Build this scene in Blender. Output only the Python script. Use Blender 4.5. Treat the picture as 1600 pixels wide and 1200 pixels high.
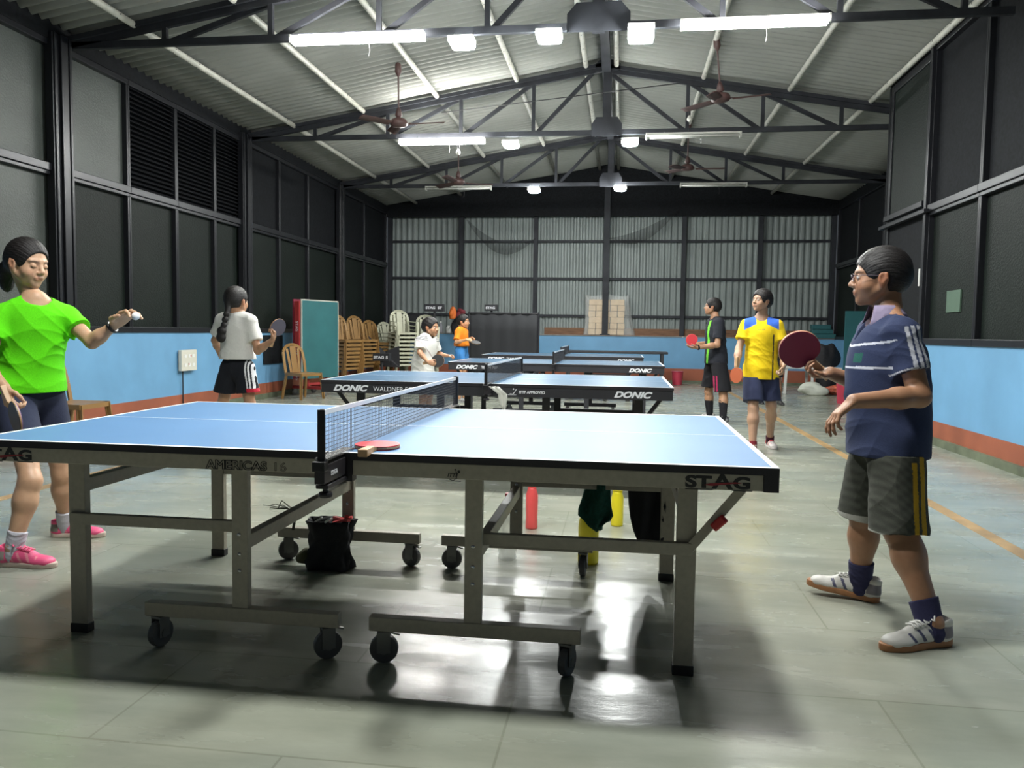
import bpy, bmesh, math, random
import numpy as np
from mathutils import Vector, Matrix
random.seed(4); RNG=np.random.default_rng(7)
sc=bpy.context.scene
for o in list(bpy.data.objects): bpy.data.objects.remove(o)
# ---------------- camera ----------------
FPX=1238.3; YAW,PITCH,ROLL=-.1366,.0663,.0144; CAM=np.array([.8884,-3.22,1.1611])
def cam_axes():
    cy,sy=math.cos(YAW),math.sin(YAW); cp,sp=math.cos(PITCH),math.sin(PITCH)
    f=np.array([sy*cp,cy*cp,-sp]); r=np.array([cy,-sy,0]); u=np.cross(r,f)
    cr,sr=math.cos(ROLL),math.sin(ROLL)
    return cr*r+sr*u,-sr*r+cr*u,f
AX=cam_axes()
cd=bpy.data.cameras.new('camera'); cam=bpy.data.objects.new('camera',cd); sc.collection.objects.link(cam)
cd.sensor_width=36; cd.lens=FPX/1600*36; cd.clip_start=.05
mw=Matrix.Identity(4)
for i in range(3):
    mw[i][0]=AX[0][i]; mw[i][1]=AX[1][i]; mw[i][2]=-AX[2][i]; mw[i][3]=CAM[i]
cam.matrix_world=mw; sc.camera=cam
def W(u,v,y):
    "world point seen at photo pixel (u,v) at depth y of the hall"
    d=(u-800)/FPX*AX[0]-(v-600)/FPX*AX[1]+AX[2]
    return CAM+d*((y-CAM[1])/d[1])
# ---------------- world, exposure ----------------
w=bpy.data.worlds.new('night'); sc.world=w; w.use_nodes=True
w.node_tree.nodes['Background'].inputs[0].default_value=(.55,.62,.7,1)
w.node_tree.nodes['Background'].inputs[1].default_value=.02
sc.view_settings.view_transform='Standard'; sc.view_settings.look='None'
sc.view_settings.exposure=2.1; sc.view_settings.gamma=1
TUBE_E=36.; PANEL_E=130.; OVER_E=70.      # emission of the lamps

# ---------------- helpers ----------------
C=sc.collection
_mats={}
def srgb(c):
    return tuple(((x/255)/12.92 if x/255<=.04045 else ((x/255+.055)/1.055)**2.4) for x in c)
def mat(name,col,rough=.5,metal=0,nscale=0,namt=.12,bump=0,bscale=60,emit=0,attr=False,alpha=1,trans=0,spec=.5,sss=0,coat=0,stretch=(1,1,1),sheen=0):
    if name in _mats: return _mats[name]
    m=bpy.data.materials.new(name); m.use_nodes=True; nt=m.node_tree; N=nt.nodes; L=nt.links
    b=N['Principled BSDF']
    b.inputs['Roughness'].default_value=rough; b.inputs['Metallic'].default_value=metal
    b.inputs['Specular IOR Level'].default_value=spec
    b.inputs['Base Color'].default_value=(*col,1)
    if sss: b.inputs['Subsurface Weight'].default_value=sss; b.inputs['Subsurface Radius'].default_value=(.012,.005,.003); b.inputs['Subsurface Scale'].default_value=1
    if coat: b.inputs['Coat Weight'].default_value=coat; b.inputs['Coat Roughness'].default_value=.12
    if sheen: b.inputs['Sheen Weight'].default_value=sheen
    tc=N.new('ShaderNodeTexCoord'); mp=N.new('ShaderNodeMapping'); mp.inputs['Scale'].default_value=stretch
    L.new(tc.outputs['Object'],mp.inputs[0])
    src=None
    if attr:
        a=N.new('ShaderNodeAttribute'); a.attribute_name='Col'; src=a.outputs['Color']; L.new(src,b.inputs['Base Color'])
    if nscale:
        nz=N.new('ShaderNodeTexNoise'); nz.inputs['Scale'].default_value=nscale; nz.inputs['Detail'].default_value=5
        L.new(mp.outputs[0],nz.inputs['Vector'])
        mr=N.new('ShaderNodeMapRange'); mr.inputs[1].default_value=.3; mr.inputs[2].default_value=.7; mr.inputs[3].default_value=1-namt; mr.inputs[4].default_value=1+namt
        L.new(nz.outputs['Fac'],mr.inputs[0])
        mx=N.new('ShaderNodeVectorMath'); mx.operation='SCALE'
        if src: L.new(src,mx.inputs[0])
        else: mx.inputs[0].default_value=col
        L.new(mr.outputs[0],mx.inputs['Scale']); L.new(mx.outputs[0],b.inputs['Base Color'])
    if bump:
        n2=N.new('ShaderNodeTexNoise'); n2.inputs['Scale'].default_value=bscale; n2.inputs['Detail'].default_value=3
        L.new(mp.outputs[0],n2.inputs['Vector'])
        bp=N.new('ShaderNodeBump'); bp.inputs['Strength'].default_value=bump; bp.inputs['Distance'].default_value=.01
        L.new(n2.outputs['Fac'],bp.inputs['Height']); L.new(bp.outputs[0],b.inputs['Normal'])
    if emit: b.inputs['Emission Color'].default_value=(*col,1); b.inputs['Emission Strength'].default_value=emit
    if alpha<1: b.inputs['Alpha'].default_value=alpha
    if trans: b.inputs['Transmission Weight'].default_value=trans; b.inputs['IOR'].default_value=1.33
    _mats[name]=m; return m
def link(o,parent=None):
    C.objects.link(o)
    if parent is not None: o.parent=parent
    return o
def tag(o,label,cat,group=None,kind=None):
    if label: o['label']=label
    if cat: o['category']=cat
    if group: o['group']=group
    if kind: o['kind']=kind
    return o
def thing(name,label,cat,loc=(0,0,0),rz=0,group=None):
    o=bpy.data.objects.new(name,None); C.objects.link(o); o.location=loc; o.rotation_euler=(0,0,rz)
    o.empty_display_size=.05
    return tag(o,label,cat,group)
class MB:
    def __init__(s): s.v=[]; s.f=[]; s.m=[]; s.mi=0
    def add(s,vs,fs):
        n=len(s.v); s.v+= [tuple(map(float,v)) for v in vs]; s.f+=[[n+i for i in f] for f in fs]; s.m+=[s.mi]*len(fs); return s
    def box(s,c,d,R=None):
        vs=[]
        for z in(-1,1):
            for x,y in((-1,-1),(1,-1),(1,1),(-1,1)):
                p=np.array([x*d[0]/2,y*d[1]/2,z*d[2]/2])
                if R is not None: p=R@p
                vs.append(np.array(c)+p)
        return s.add(vs,[(3,2,1,0),(4,5,6,7),(0,1,5,4),(1,2,6,5),(2,3,7,6),(3,0,4,7)])
    def b2(s,x0,x1,y0,y1,z0,z1): return s.box(((x0+x1)/2,(y0+y1)/2,(z0+z1)/2),(abs(x1-x0),abs(y1-y0),abs(z1-z0)))
    def bar(s,a,b,w,h,up=(0,0,1)):
        a=np.array(a,float);b=np.array(b,float);d=b-a;L=np.linalg.norm(d);d/=L
        up=np.array(up,float)
        if abs(d@up)>.99: up=np.array([0,1.,0])
        x=np.cross(d,up);x/=np.linalg.norm(x);z=np.cross(x,d)
        return s.box((a+b)/2,(w,L,h),np.array([x,d,z]).T)
    def tube(s,pts,r,n=8,caps=True):
        P=[np.array(p,float) for p in pts]; rr=r if hasattr(r,'__len__') else [r]*len(P)
        base=len(s.v); vs=[];fs=[]
        ref=None
        for i,p in enumerate(P):
            d=P[min(i+1,len(P)-1)]-P[max(i-1,0)]; d=d/(np.linalg.norm(d)+1e-9)
            if ref is None:
                ref=np.cross(d,[0,0,1.]) if abs(d[2])<.9 else np.cross(d,[1.,0,0])
            ref=ref-(ref@d)*d; ref/=np.linalg.norm(ref); q=np.cross(d,ref)
            for k in range(n):
                a=2*math.pi*k/n; vs.append(p+rr[i]*(math.cos(a)*ref+math.sin(a)*q))
        for i in range(len(P)-1):
            for k in range(n): fs.append((i*n+k,i*n+(k+1)%n,(i+1)*n+(k+1)%n,(i+1)*n+k))
        if caps: fs.append(tuple(range(n))[::-1]); fs.append(tuple((len(P)-1)*n+k for k in range(n)))
        return s.add(vs,fs)
    def lathe(s,prof,c=(0,0,0),n=20,axis=(0,0,1),sx=1,sy=1):
        az=np.array(axis,float);az/=np.linalg.norm(az)
        ax=np.cross([0,1.,0],az) if abs(az[1])<.9 else np.cross([1.,0,0],az); ax/=np.linalg.norm(ax); ay=np.cross(az,ax)
        vs=[];fs=[]
        for r,z in prof:
            for k in range(n):
                a=2*math.pi*k/n; vs.append(np.array(c)+az*z+ax*r*sx*math.cos(a)+ay*r*sy*math.sin(a))
        for i in range(len(prof)-1):
            for k in range(n): fs.append((i*n+k,i*n+(k+1)%n,(i+1)*n+(k+1)%n,(i+1)*n+k))
        fs.append(tuple(range(n))[::-1]); fs.append(tuple((len(prof)-1)*n+k for k in range(n)))
        return s.add(vs,fs)
    def grid(s,P):
        "P: array (a,b,3)"
        a,b=P.shape[:2]; n=len(s.v)
        s.v+=[tuple(x) for x in P.reshape(-1,3).tolist()]
        for i in range(a-1):
            for j in range(b-1): s.f.append([n+i*b+j,n+i*b+j+1,n+(i+1)*b+j+1,n+(i+1)*b+j]); s.m.append(s.mi)
        return s
    def build(s,name,m,parent=None,smooth=False,bevel=0,solid=0,sub=0,loc=None,label=None):
        me=bpy.data.meshes.new(name); me.from_pydata(s.v,[],s.f); 
        ms=m if isinstance(m,(list,tuple)) else [m]
        for x in ms: me.materials.append(x)
        me.polygons.foreach_set('material_index',s.m)
        if smooth: me.polygons.foreach_set('use_smooth',[True]*len(me.polygons))
        me.update(); o=bpy.data.objects.new(name,me); link(o,parent)
        if loc is not None: o.location=loc
        if bevel:
            b=o.modifiers.new('bev','BEVEL'); b.width=bevel; b.segments=2; b.limit_method='ANGLE'
        if solid:
            b=o.modifiers.new('sol','SOLIDIFY'); b.thickness=solid; b.offset=0
        if sub:
            b=o.modifiers.new('sub','SUBSURF'); b.levels=sub; b.render_levels=sub
        if label: o['label']=label
        return o
def struct(name,mb,m,parent=None,**k):
    o=mb.build(name,m,parent,**k)
    if parent is None: o['kind']='structure'
    return o
def copy_tree(o,parent=None):
    c=o.copy(); C.objects.link(c); c.parent=parent
    for ch in list(o.children): copy_tree(ch,c)
    return c
def text(s,size,name,m,parent,loc,rot=(math.pi/2,0,0),sx=1,shear=0,offset=0,outline=0,align='LEFT',depth=.0006,spacing=1):
    cu=bpy.data.curves.new(name,'FONT'); cu.body=s; cu.size=size; cu.shear=shear; cu.offset=offset; cu.extrude=depth; cu.align_x=align; cu.space_character=spacing
    if outline: cu.fill_mode='NONE'; cu.bevel_depth=outline; cu.extrude=0
    t=bpy.data.objects.new(name,cu); C.objects.link(t)
    dg=bpy.context.evaluated_depsgraph_get(); me=bpy.data.meshes.new_from_object(t.evaluated_get(dg))
    bpy.data.objects.remove(t)
    me.materials.clear(); me.materials.append(m)
    o=bpy.data.objects.new(name,me); link(o,parent); o.location=loc; o.rotation_euler=rot; o.scale=(sx,1,1)
    return o
# ---------------- materials ----------------
M_steel=mat('dark_painted_steel',(.026,.028,.034),.6,0,nscale=4,namt=.3,spec=.25)
M_black=mat('black_metal',(.012,.012,.014),.35)
M_rubber=mat('black_rubber',(.02,.02,.02),.6,bump=.1)
M_purlin=mat('galvanised_pipe',(.55,.54,.48),.45,nscale=9,namt=.15)
M_beige=mat('beige_powder_coat',(.40,.365,.29),.42,nscale=50,namt=.08,bump=.05,bscale=300)
M_white=mat('white_enamel',(.75,.75,.73),.4)
M_line=mat('white_line_paint',(.8,.82,.85),.35)
M_blacktop=mat('table_edge_black',(.02,.018,.022),.4)
# ================= THE HALL =================
XL,XR,XB,YB,YF=-4.95,5.75,4.3,16.0,-6.0
RIDGE=.5; HALF=5.45
def topz(x): return 4.05+.17*(HALF-abs(x-RIDGE))
# floor
def floor_mat():
    m=bpy.data.materials.new('polished_stone_floor'); m.use_nodes=True; nt=m.node_tree;N=nt.nodes;L=nt.links;b=N['Principled BSDF']
    tc=N.new('ShaderNodeTexCoord')
    n1=N.new('ShaderNodeTexNoise'); n1.inputs['Scale'].default_value=.9; n1.inputs['Detail'].default_value=8; n1.inputs['Roughness'].default_value=.62
    mp=N.new('ShaderNodeMapping'); mp.inputs['Scale'].default_value=(1.,3.2,1)
    L.new(tc.outputs['Object'],mp.inputs[0]); L.new(mp.outputs[0],n1.inputs['Vector'])
    cr=N.new('ShaderNodeValToRGB'); cr.color_ramp.elements[0].position=.32; cr.color_ramp.elements[1].position=.7
    cr.color_ramp.elements[0].color=(.24,.25,.20,1); cr.color_ramp.elements[1].color=(.38,.385,.315,1)
    L.new(n1.outputs['Fac'],cr.inputs[0])
    br=N.new('ShaderNodeTexBrick'); br.inputs['Scale'].default_value=1; br.inputs['Brick Width'].default_value=1.15; br.inputs['Row Height'].default_value=.62; br.inputs['Mortar Size'].default_value=.004
    br.inputs['Color1'].default_value=(1,1,1,1); br.inputs['Color2'].default_value=(.9,.93,.9,1); br.inputs['Mortar'].default_value=(.74,.74,.70,1); br.inputs['Bias'].default_value=-.3
    L.new(tc.outputs['Object'],br.inputs['Vector'])
    mx=N.new('ShaderNodeMix'); mx.data_type='RGBA'; mx.blend_type='MULTIPLY'; mx.inputs[0].default_value=1
    L.new(cr.outputs[0],mx.inputs[6]); L.new(br.outputs['Color'],mx.inputs[7]); 
    # faint blue court paint on the right side, beyond the lane line
    sx=N.new('ShaderNodeSeparateXYZ'); L.new(tc.outputs['Object'],sx.inputs[0])
    n3=N.new('ShaderNodeTexNoise'); n3.inputs['Scale'].default_value=1.3; L.new(tc.outputs['Object'],n3.inputs['Vector'])
    bl=N.new('ShaderNodeMix'); bl.data_type='RGBA'; bl.inputs[7].default_value=(.22,.27,.26,1); L.new(mx.outputs[2],bl.inputs[6])
    mr=N.new('ShaderNodeMapRange'); mr.inputs[1].default_value=.42; mr.inputs[2].default_value=.62; mr.inputs[3].default_value=0; mr.inputs[4].default_value=.22; L.new(n3.outputs['Fac'],mr.inputs[0]); L.new(mr.outputs[0],bl.inputs[0])
    L.new(bl.outputs[2],b.inputs['Base Color'])
    n2=N.new('ShaderNodeTexNoise'); n2.inputs['Scale'].default_value=2.2; n2.inputs['Detail'].default_value=6
    L.new(mp.outputs[0],n2.inputs['Vector'])
    r=N.new('ShaderNodeMapRange'); r.inputs[1].default_value=.3; r.inputs[2].default_value=.75; r.inputs[3].default_value=.16; r.inputs[4].default_value=.34
    L.new(n2.outputs['Fac'],r.inputs[0]); L.new(r.outputs[0],b.inputs['Roughness'])
    bp=N.new('ShaderNodeBump'); bp.inputs['Strength'].default_value=.06; bp.inputs['Distance'].default_value=.01
    n4=N.new('ShaderNodeTexNoise'); n4.inputs['Scale'].default_value=14; n4.inputs['Detail'].default_value=4; L.new(mp.outputs[0],n4.inputs['Vector'])
    L.new(n4.outputs['Fac'],bp.inputs['Height']); L.new(bp.outputs[0],b.inputs['Normal'])
    b.inputs['Specular IOR Level'].default_value=.55
    return m
struct('floor',MB().b2(XL-.2,XR+.2,YF,YB+.6,-.1,0),floor_mat())
M_orange=mat('worn_orange_line_paint',(.40,.26,.12),.45,nscale=5,namt=.3)
for i,x in enumerate((3.06,-3.18)):
    struct('trim_%d'%(i+1),MB().b2(x-.045,x+.045,YF+.5,13.5,0,.002),M_orange)
# painted low walls
M_blue=mat('blue_wall_paint',(.14,.325,.53),.5,nscale=1.6,namt=.1,bump=.06,bscale=8)
M_red=mat('red_oxide_paint',(.30,.088,.045),.6,nscale=3,namt=.15)
M_green=mat('green_stone_kerb',(.12,.14,.09),.6,nscale=6,namt=.3)
M_dark=mat('dark_net_over_glass',(.006,.007,.009),.75,nscale=30,namt=.5,spec=.2)
M_frame=mat('dark_aluminium',(.016,.017,.021),.34,.3)
def glassmat(name,col,rough,spec=.5):
    m=mat(name,col,rough,spec=spec,nscale=1.2,namt=.25); nt=m.node_tree;N=nt.nodes;L=nt.links
    vo=N.new('ShaderNodeTexVoronoi'); vo.inputs['Scale'].default_value=55; tc=N.new('ShaderNodeTexCoord'); L.new(tc.outputs['Object'],vo.inputs['Vector'])
    bp=N.new('ShaderNodeBump'); bp.inputs['Strength'].default_value=.22; bp.inputs['Distance'].default_value=.01; L.new(vo.outputs['Distance'],bp.inputs['Height']); L.new(bp.outputs[0],N['Principled BSDF'].inputs['Normal'])
    return m
M_frost=glassmat('frosted_patterned_glass',(.062,.072,.065),.5)
M_tint=glassmat('tinted_patterned_glass',(.007,.011,.009),.55,.2)
def lowwall(name,n,x,sgn,y0,y1):
    "low wall along y, inner face at x, hall on the sgn side"
    struct(name,MB().b2(x-sgn*.2,x,y0,y1,.0,1.08),M_blue)
    struct('baseboard_'+n,MB().b2(x,x+sgn*.012,y0,y1,.08,.25),M_red)
    struct('trim_'+n,MB().b2(x,x+sgn*.05,y0,y1,0,.08),M_green)
lowwall('wall_left','left',XL,1,YF,YB)
lowwall('wall_right','right',XB,-1,YF,6.42)
lowwall('wall_right_rear','right_rear',XR,-1,7.98,YB)
# left glazing: mullions at measured positions
def glazing(idx,x,sgn,ys,zrail,ztop,kinds,heavy=(),z0=1.08):
    "window wall along y; one window per bay"
    out=[]
    for i in range(len(ys)-1):
        y0,y1=ys[i],ys[i+1]
        e=bpy.data.objects.new('window_%d'%(idx+i),None); C.objects.link(e); e.location=(x,(y0+y1)/2,z0); e['kind']='structure'
        off=np.array([x,(y0+y1)/2,z0])
        def rel(mb): mb.v=[tuple(np.array(v)-off) for v in mb.v]; return mb
        fr=MB(); w=.07
        for ya in (y0,y1-0.0001):
            hw=.14 if (ya in heavy or (ya==y1-.0001 and y1 in heavy)) else .035
            fr.b2(x-sgn*.07,x+sgn*.01,max(ya-hw,y0),min(ya+hw,y1),z0,ztop)
        fr.b2(x-sgn*.07,x+sgn*.035,y0,y1,zrail-.05,zrail+.03); fr.b2(x-sgn*.07,x+sgn*.015,y0,y1,zrail-.09,zrail-.05)
        fr.b2(x-sgn*.07,x+sgn*.02,y0,y1,z0,z0+.07); fr.b2(x-sgn*.07,x+sgn*.02,y0,y1,ztop-.07,ztop)
        rel(fr).build('window_frame',M_frame,e,bevel=.006)
        k=kinds[i]
        rel(MB().b2(x-sgn*.06,x-sgn*.05,y0,y1,z0,zrail)).build('pane',M_frost if k=='ff' else M_tint,e)
        if k[0]=='f': rel(MB().b2(x-sgn*.06,x-sgn*.05,y0,y1,zrail,ztop)).build('pane',M_frost,e)
        elif k[0]=='l':
            sl=MB(); z=zrail+.06
            while z<ztop-.05:
                R=Matrix.Rotation(sgn*.6,3,'Y'); sl.box((x-sgn*.035,(y0+y1)/2,z),(.075,y1-y0-.05,.006),np.array(R)); z+=.055
            rel(sl).build('louvre',M_dark,e)
            rel(MB().b2(x-sgn*.08,x-sgn*.075,y0,y1,zrail,ztop)).build('pane',M_dark,e)
        else: rel(MB().b2(x-sgn*.06,x-sgn*.05,y0,y1,zrail,ztop)).build('pane',M_dark,e)
        out.append(e)
    return len(ys)-1
n=1
ysL=[-6.0,-3.9,-1.8,.3,2.36,3.4,4.42,5.6,6.62,7.62,8.5,9.8,11.05,12.7,14.3,16.0]
kL=['tt']*4+['ff','ff','ft','lt','lt','lt']+['tt']*5
# columns as structural posts
n+=glazing(n,XL,1,ysL,2.78,4.06,kL)
for y in (.3,4.42,8.5,12.7):
    c=MB().b2(XL-.02,XL+.07,y-.15,y+.15,1.08,4.12); c.b2(XL+.07,XL+.10,y-.05,y+.05,1.08,4.12); c.b2(XL+.07,XL+.085,y-.13,y-.09,1.08,4.12); c.b2(XL+.07,XL+.085,y+.09,y+.13,1.08,4.12)
    struct('trim_%d'%(10+int(y)),c,M_frame,bevel=.008)
ysR=[-6.0,-3.9,-1.8,.3,2.3,3.7,5.1,6.42]
n+=glazing(n,XB,-1,ysR,2.62,4.42,['tt']*7)
# wall above the side box up to the roof and behind the glass
struct('wall_right_upper',MB().b2(XB,XB+.1,YF,7.95,4.4,4.62),M_dark)
struct('wall_right_box_end',MB().b2(XB,XR,7.9,7.98,0,4.4),M_dark)
# door in the side box
d=bpy.data.objects.new('door_1',None); C.objects.link(d); d.location=(XB,6.42,0); d['kind']='structure'
MB().b2(0,.06,0,.07,0,4.4).b2(0,.06,1.4,1.5,0,4.4).b2(0,.06,.07,1.4,2.58,2.66).b2(0,.06,.07,1.4,4.3,4.4).b2(-.05,0,-.03,.04,1.1,4.4).build('door_frame',M_frame,d,bevel=.005)
MB().b2(.02,.05,.07,1.4,0,2.58).build('door_leaf',M_dark,d)
MB().b2(.02,.05,.07,1.4,2.66,4.3).build('pane',M_tint,d)
MB().b2(-.09,-.03,-.1,1.5,2.56,2.6).b2(-.05,0,.1,1.45,2.66,2.72).build('transom_rail',M_frame,d)
MB().b2(-.03,0,.12,.15,1.75,1.95).build('door_handle',M_white,d,label='short white door handle')
ysRR=[7.98,9.8,11.4,12.75,14.4,16.0]
n+=glazing(n,XR,-1,ysRR,2.78,4.1,['tt']*5)
# back wall
M_corr=mat('grey_corrugated_sheet',(.22,.25,.245),.5,.1,nscale=1.5,namt=.12)
def corr_profile(t,p=.146,a=.03):
    q=(t/p)%1.0
    return a*np.clip(np.abs(q-.5)*5-.75,0,1)
xs=np.arange(XL,XR,.146/8); zz=np.array([1.05,4.0])
P=np.zeros((2,len(xs),3)); 
for i,z in enumerate(zz): P[i,:,0]=xs; P[i,:,1]=YB+.28+corr_profile(xs)-.02+.012*np.sin(xs*3.1); P[i,:,2]=z
struct('wall_back',MB().grid(P),M_corr,solid=.004)
bw=MB().b2(XL,XR,YB-.1,YB+.1,0,1.08); struct('wall_back_low',bw,M_blue)
struct('trim_31',MB().b2(XL,XR,YB-.12,YB+.3,1.08,1.10),mat('cement_ledge',(.24,.22,.2),.8,nscale=5,namt=.3))
struct('trim_32',MB().b2(-1.0,XR,YB+.2,YB+.25,1.10,1.27),mat('brown_plank',(.17,.085,.045),.7,nscale=4,namt=.35,stretch=(1,1,8)))
struct('baseboard_back',MB().b2(XL,XR,YB-.112,YB-.1,.06,.34),M_red)
struct('trim_33',MB().b2(XL,XR,YB-.16,YB-.1,0,.06),M_green)
for i,x in enumerate((-4.9,-3.09,-1.24,2.3,4.06,5.7)):
    struct('trim_%d'%(40+i),MB().b2(x-.05,x+.05,YB+.12,YB+.24,1.1,4.05),M_steel)
struct('trim_46',MB().b2(.41,.55,YB-.1,YB+.1,1.1,4.9).b2(.36,.60,YB-.12,YB+.12,1.1,1.13),M_steel)
for i,z in enumerate((1.56,2.46,3.36)):
    struct('trim_%d'%(50+i),MB().b2(XL,XR,YB+.2,YB+.25,z-.03,z+.03),M_steel)
# dark gable sheeting above the corrugated wall
g=MB(); ga=[(XL,3.93),(XR,3.93),(XR,4.25),(RIDGE,5.2),(XL,4.25)]
g.add([(x,YB-.02,z) for x,z in ga]+[(x,YB+.02,z) for x,z in ga],[(0,1,2,3,4),(9,8,7,6,5)]+[(i,(i+1)%5,5+(i+1)%5,5+i)[::-1] for i in range(5)])
struct('wall_gable',g,M_dark)
# gable seen above side box end
# roof
M_roof=mat('grey_cement_roof_sheet',(.245,.25,.23),.75,nscale=.8,namt=.14,bump=.05,bscale=20)
ysr=np.arange(YF,YB+.3,.146/8)
for s,nm in((-1,'ceiling_left'),(1,'ceiling')):
    xe=XL-.15 if s<0 else XR+.15
    xr=np.linspace(xe,RIDGE,9); P=np.zeros((9,len(ysr),3))
    lap=(ysr%1.05)/1.05*.012
    for i,x in enumerate(xr):
        P[i,:,0]=x; P[i,:,1]=ysr; P[i,:,2]=topz(x)+.17+.029*np.sin(2*np.pi*ysr/.146)-lap+(.012 if i%4<2 else 0)
    struct(nm,MB().grid(P),M_roof,solid=.006,smooth=True)
struct('trim_70',MB().b2(XL-.1,XL+.03,YF,YB,4.05,4.26),M_dark)
struct('trim_71',MB().b2(XR-.03,XR+.1,7.98,YB,4.05,4.26),M_dark)
struct('trim_72',MB().b2(RIDGE-.12,RIDGE+.12,YF,YB+.2,5.16,5.2),M_roof)
# ================= TRUSSES, PURLINS, LAMPS, FANS =================
TY=(4.6,8.65,12.7)
BN=[-3.85,-2.7,-1.57,-.48,.6,1.75,2.8,3.87]
words=['nearest the camera','second from the camera','farthest, by the back wall']
def truss(y,i,x1):
    t=thing('roof_truss','dark steel roof truss spanning the hall, '+words[i],'roof truss',(0,y,4.05),group='steel roof trusses')
    w=.07; 
    def ok(x): return x<x1
    MB().bar((XL,0,.03),(x1,0,.03),.05,w).bar((XL,.05,.06),(x1,.05,.06),.05,.012).build('bottom_chord',M_steel,t)
    xr=min(x1,XR)
    MB().bar((XL,0,.03),(RIDGE,0,topz(RIDGE)-4.05),.05,w).bar((XL,-.04,.085),(RIDGE,-.04,topz(RIDGE)-4.05+.055),.03,.05).build('top_chord',M_steel,t)
    MB().bar((RIDGE,0,topz(RIDGE)-4.05),(xr,0,topz(xr)-4.05),.05,w).bar((RIDGE,-.04,topz(RIDGE)-4.05+.055),(xr,-.04,topz(xr)-4.05+.055),.03,.05).build('top_chord',M_steel,t)
    for x in BN:
        if x==.6:continue
        if ok(x): MB().bar((x,.0,.03),(x,0,topz(x)-4.05),.05,.045).build('web_post',M_steel,t)
    L=[-3.85,-2.7,-1.57,-.48]; tops=[-2.7,-1.57,-.48,.42]
    for a,b in zip(L,tops): MB().bar((a+.05,.03,.05),(b-.02,.03,topz(b)-4.05),.04,.055).build('web_diagonal',M_steel,t)
    Rr=[3.87,2.8,1.75]; tops=[2.8,1.75,.58]
    for a,b in zip(Rr,tops):
        if ok(a+.3): MB().bar((a-.05,.03,.05),(b+.02,.03,topz(b)-4.05),.04,.055).build('web_diagonal',M_steel,t)
    MB().b2(RIDGE+.04,RIDGE+.16,-.05,.05,-.02,topz(RIDGE)-4.05).build('king_post',M_steel,t)
    for zz,hh,ww in((.07,.17,.30 if i==0 else .22),(.95,.10,.18)):
        g=MB()
        pts=[(-ww,-hh*.6),(-ww,hh*.4),(-ww*.7,hh),(ww*.7,hh),(ww,hh*.4),(ww,-hh*.6)]
        g.add([(RIDGE+.1+a,-.04,zz+b) for a,b in pts]+[(RIDGE+.1+a,-.055,zz+b) for a,b in pts],[(5,4,3,2,1,0),(6,7,8,9,10,11)]+[(k,(k+1)%6,6+(k+1)%6,6+k) for k in range(6)])
        g.build('gusset_plate',M_steel,t)
    return t
for i,y in enumerate(TY): truss(y,i,XB-.01 if i==0 else XR)
# ridge beam and purlins
struct('trim_60',MB().b2(RIDGE+.02,RIDGE+.14,YF,YB,4.93,5.09),M_steel)
PX=[-4.18,-3.07,-1.93,-.73,.28,.72,1.96,3.15,4.24]
pn=['lowest on the left slope','second from the left eave','third from the left eave','fourth from the left eave','left of the ridge beam','right of the ridge beam','highest on the right slope','middle of the right slope','lowest on the right slope']
for k,x in enumerate(PX):
    p=MB(); z=topz(x)+.085; p.tube([(0,YF+.1,0),(0,YB-.05,0)],.036,10)
    o=p.build('roof_purlin',M_purlin,smooth=True,loc=(x,0,z)); tag(o,'pale round roof purlin under the sheets, '+pn[k],'purlin','roof purlins')
    c0=None
    for y in np.arange(3.3,YB-.2,.5):
        if c0 is None:
            c0=MB().tube([(0,0,.036),(.039,0,0),(0,0,-.039),(-.039,0,0),(0,0,.036)],.004,5).build('hook_bolt',M_steel,o,loc=(0,y,0))
        else:
            c=c0.copy(); C.objects.link(c); c.parent=o; c.location=(0,y,0)
# lamps
M_lamp=mat('lit_lamp_diffuser',(1,.985,.94),.4,emit=TUBE_E)
M_panel=mat('lit_panel_diffuser',(.97,1,.97),.4,emit=PANEL_E)
M_over=mat('lit_flood_diffuser',(.98,1,.97),.4,emit=OVER_E)
M_offtube=mat('unlit_tube_glass',(.6,.6,.56),.25)
M_tin=mat('fixture_tin',(.5,.5,.46),.4,.3)
def tube_light(x0,x1,y,z,lit,label,tilt=0):
    xc=(x0+x1)/2;L=x1-x0
    t=thing('tube_light',label,'tube light',(xc,y,z),group='twin tube lights' )
    MB().b2(-L/2,L/2,-.03,.03,.03,.055).b2(-L/2,-L/2+.02,-.06,.06,-.03,.05).b2(L/2-.02,L/2,-.06,.06,-.03,.05).build('fixture_body',M_tin,t)
    for s in(-1,1):
        MB().tube([(-L/2+.02,s*.045,.0),(L/2-.02,s*.045,.0)],.026 if lit else .014,12).build('tube',M_lamp if lit else M_offtube,t,smooth=True)
    b=MB(); 
    for s in(-.6,.6): b.tube([(s*L/2,0,.05),(s*L/2,.14,4.07-z)],.004,5)
    b.tube([(0.1,.01,.05),(.12,.03,-.1),(.11,.02,-.16)],.002,4); b.build('hanger',M_black,t)
    if tilt: t.rotation_euler[1]=tilt
    return t
tube_light(-2.42,-1.07,4.45,3.99,1,'long bright twin tube light on nearest truss, left side')
tube_light(1.36,2.68,4.45,4.0,1,'long bright twin tube light on nearest truss, right side')
tube_light(-2.48,-1.18,8.5,3.95,1,'bright twin tube light on the second truss, left of the ridge')
tube_light(1.16,2.49,8.5,3.965,0,'unlit twin tube fixture on the second truss, right side')
tube_light(-3.09,-1.75,12.55,3.99,0,'unlit twin tube fixture on the farthest truss, left side')
tube_light(1.93,3.18,12.55,4.0,0,'unlit twin tube fixture on the farthest truss, right side')
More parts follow.
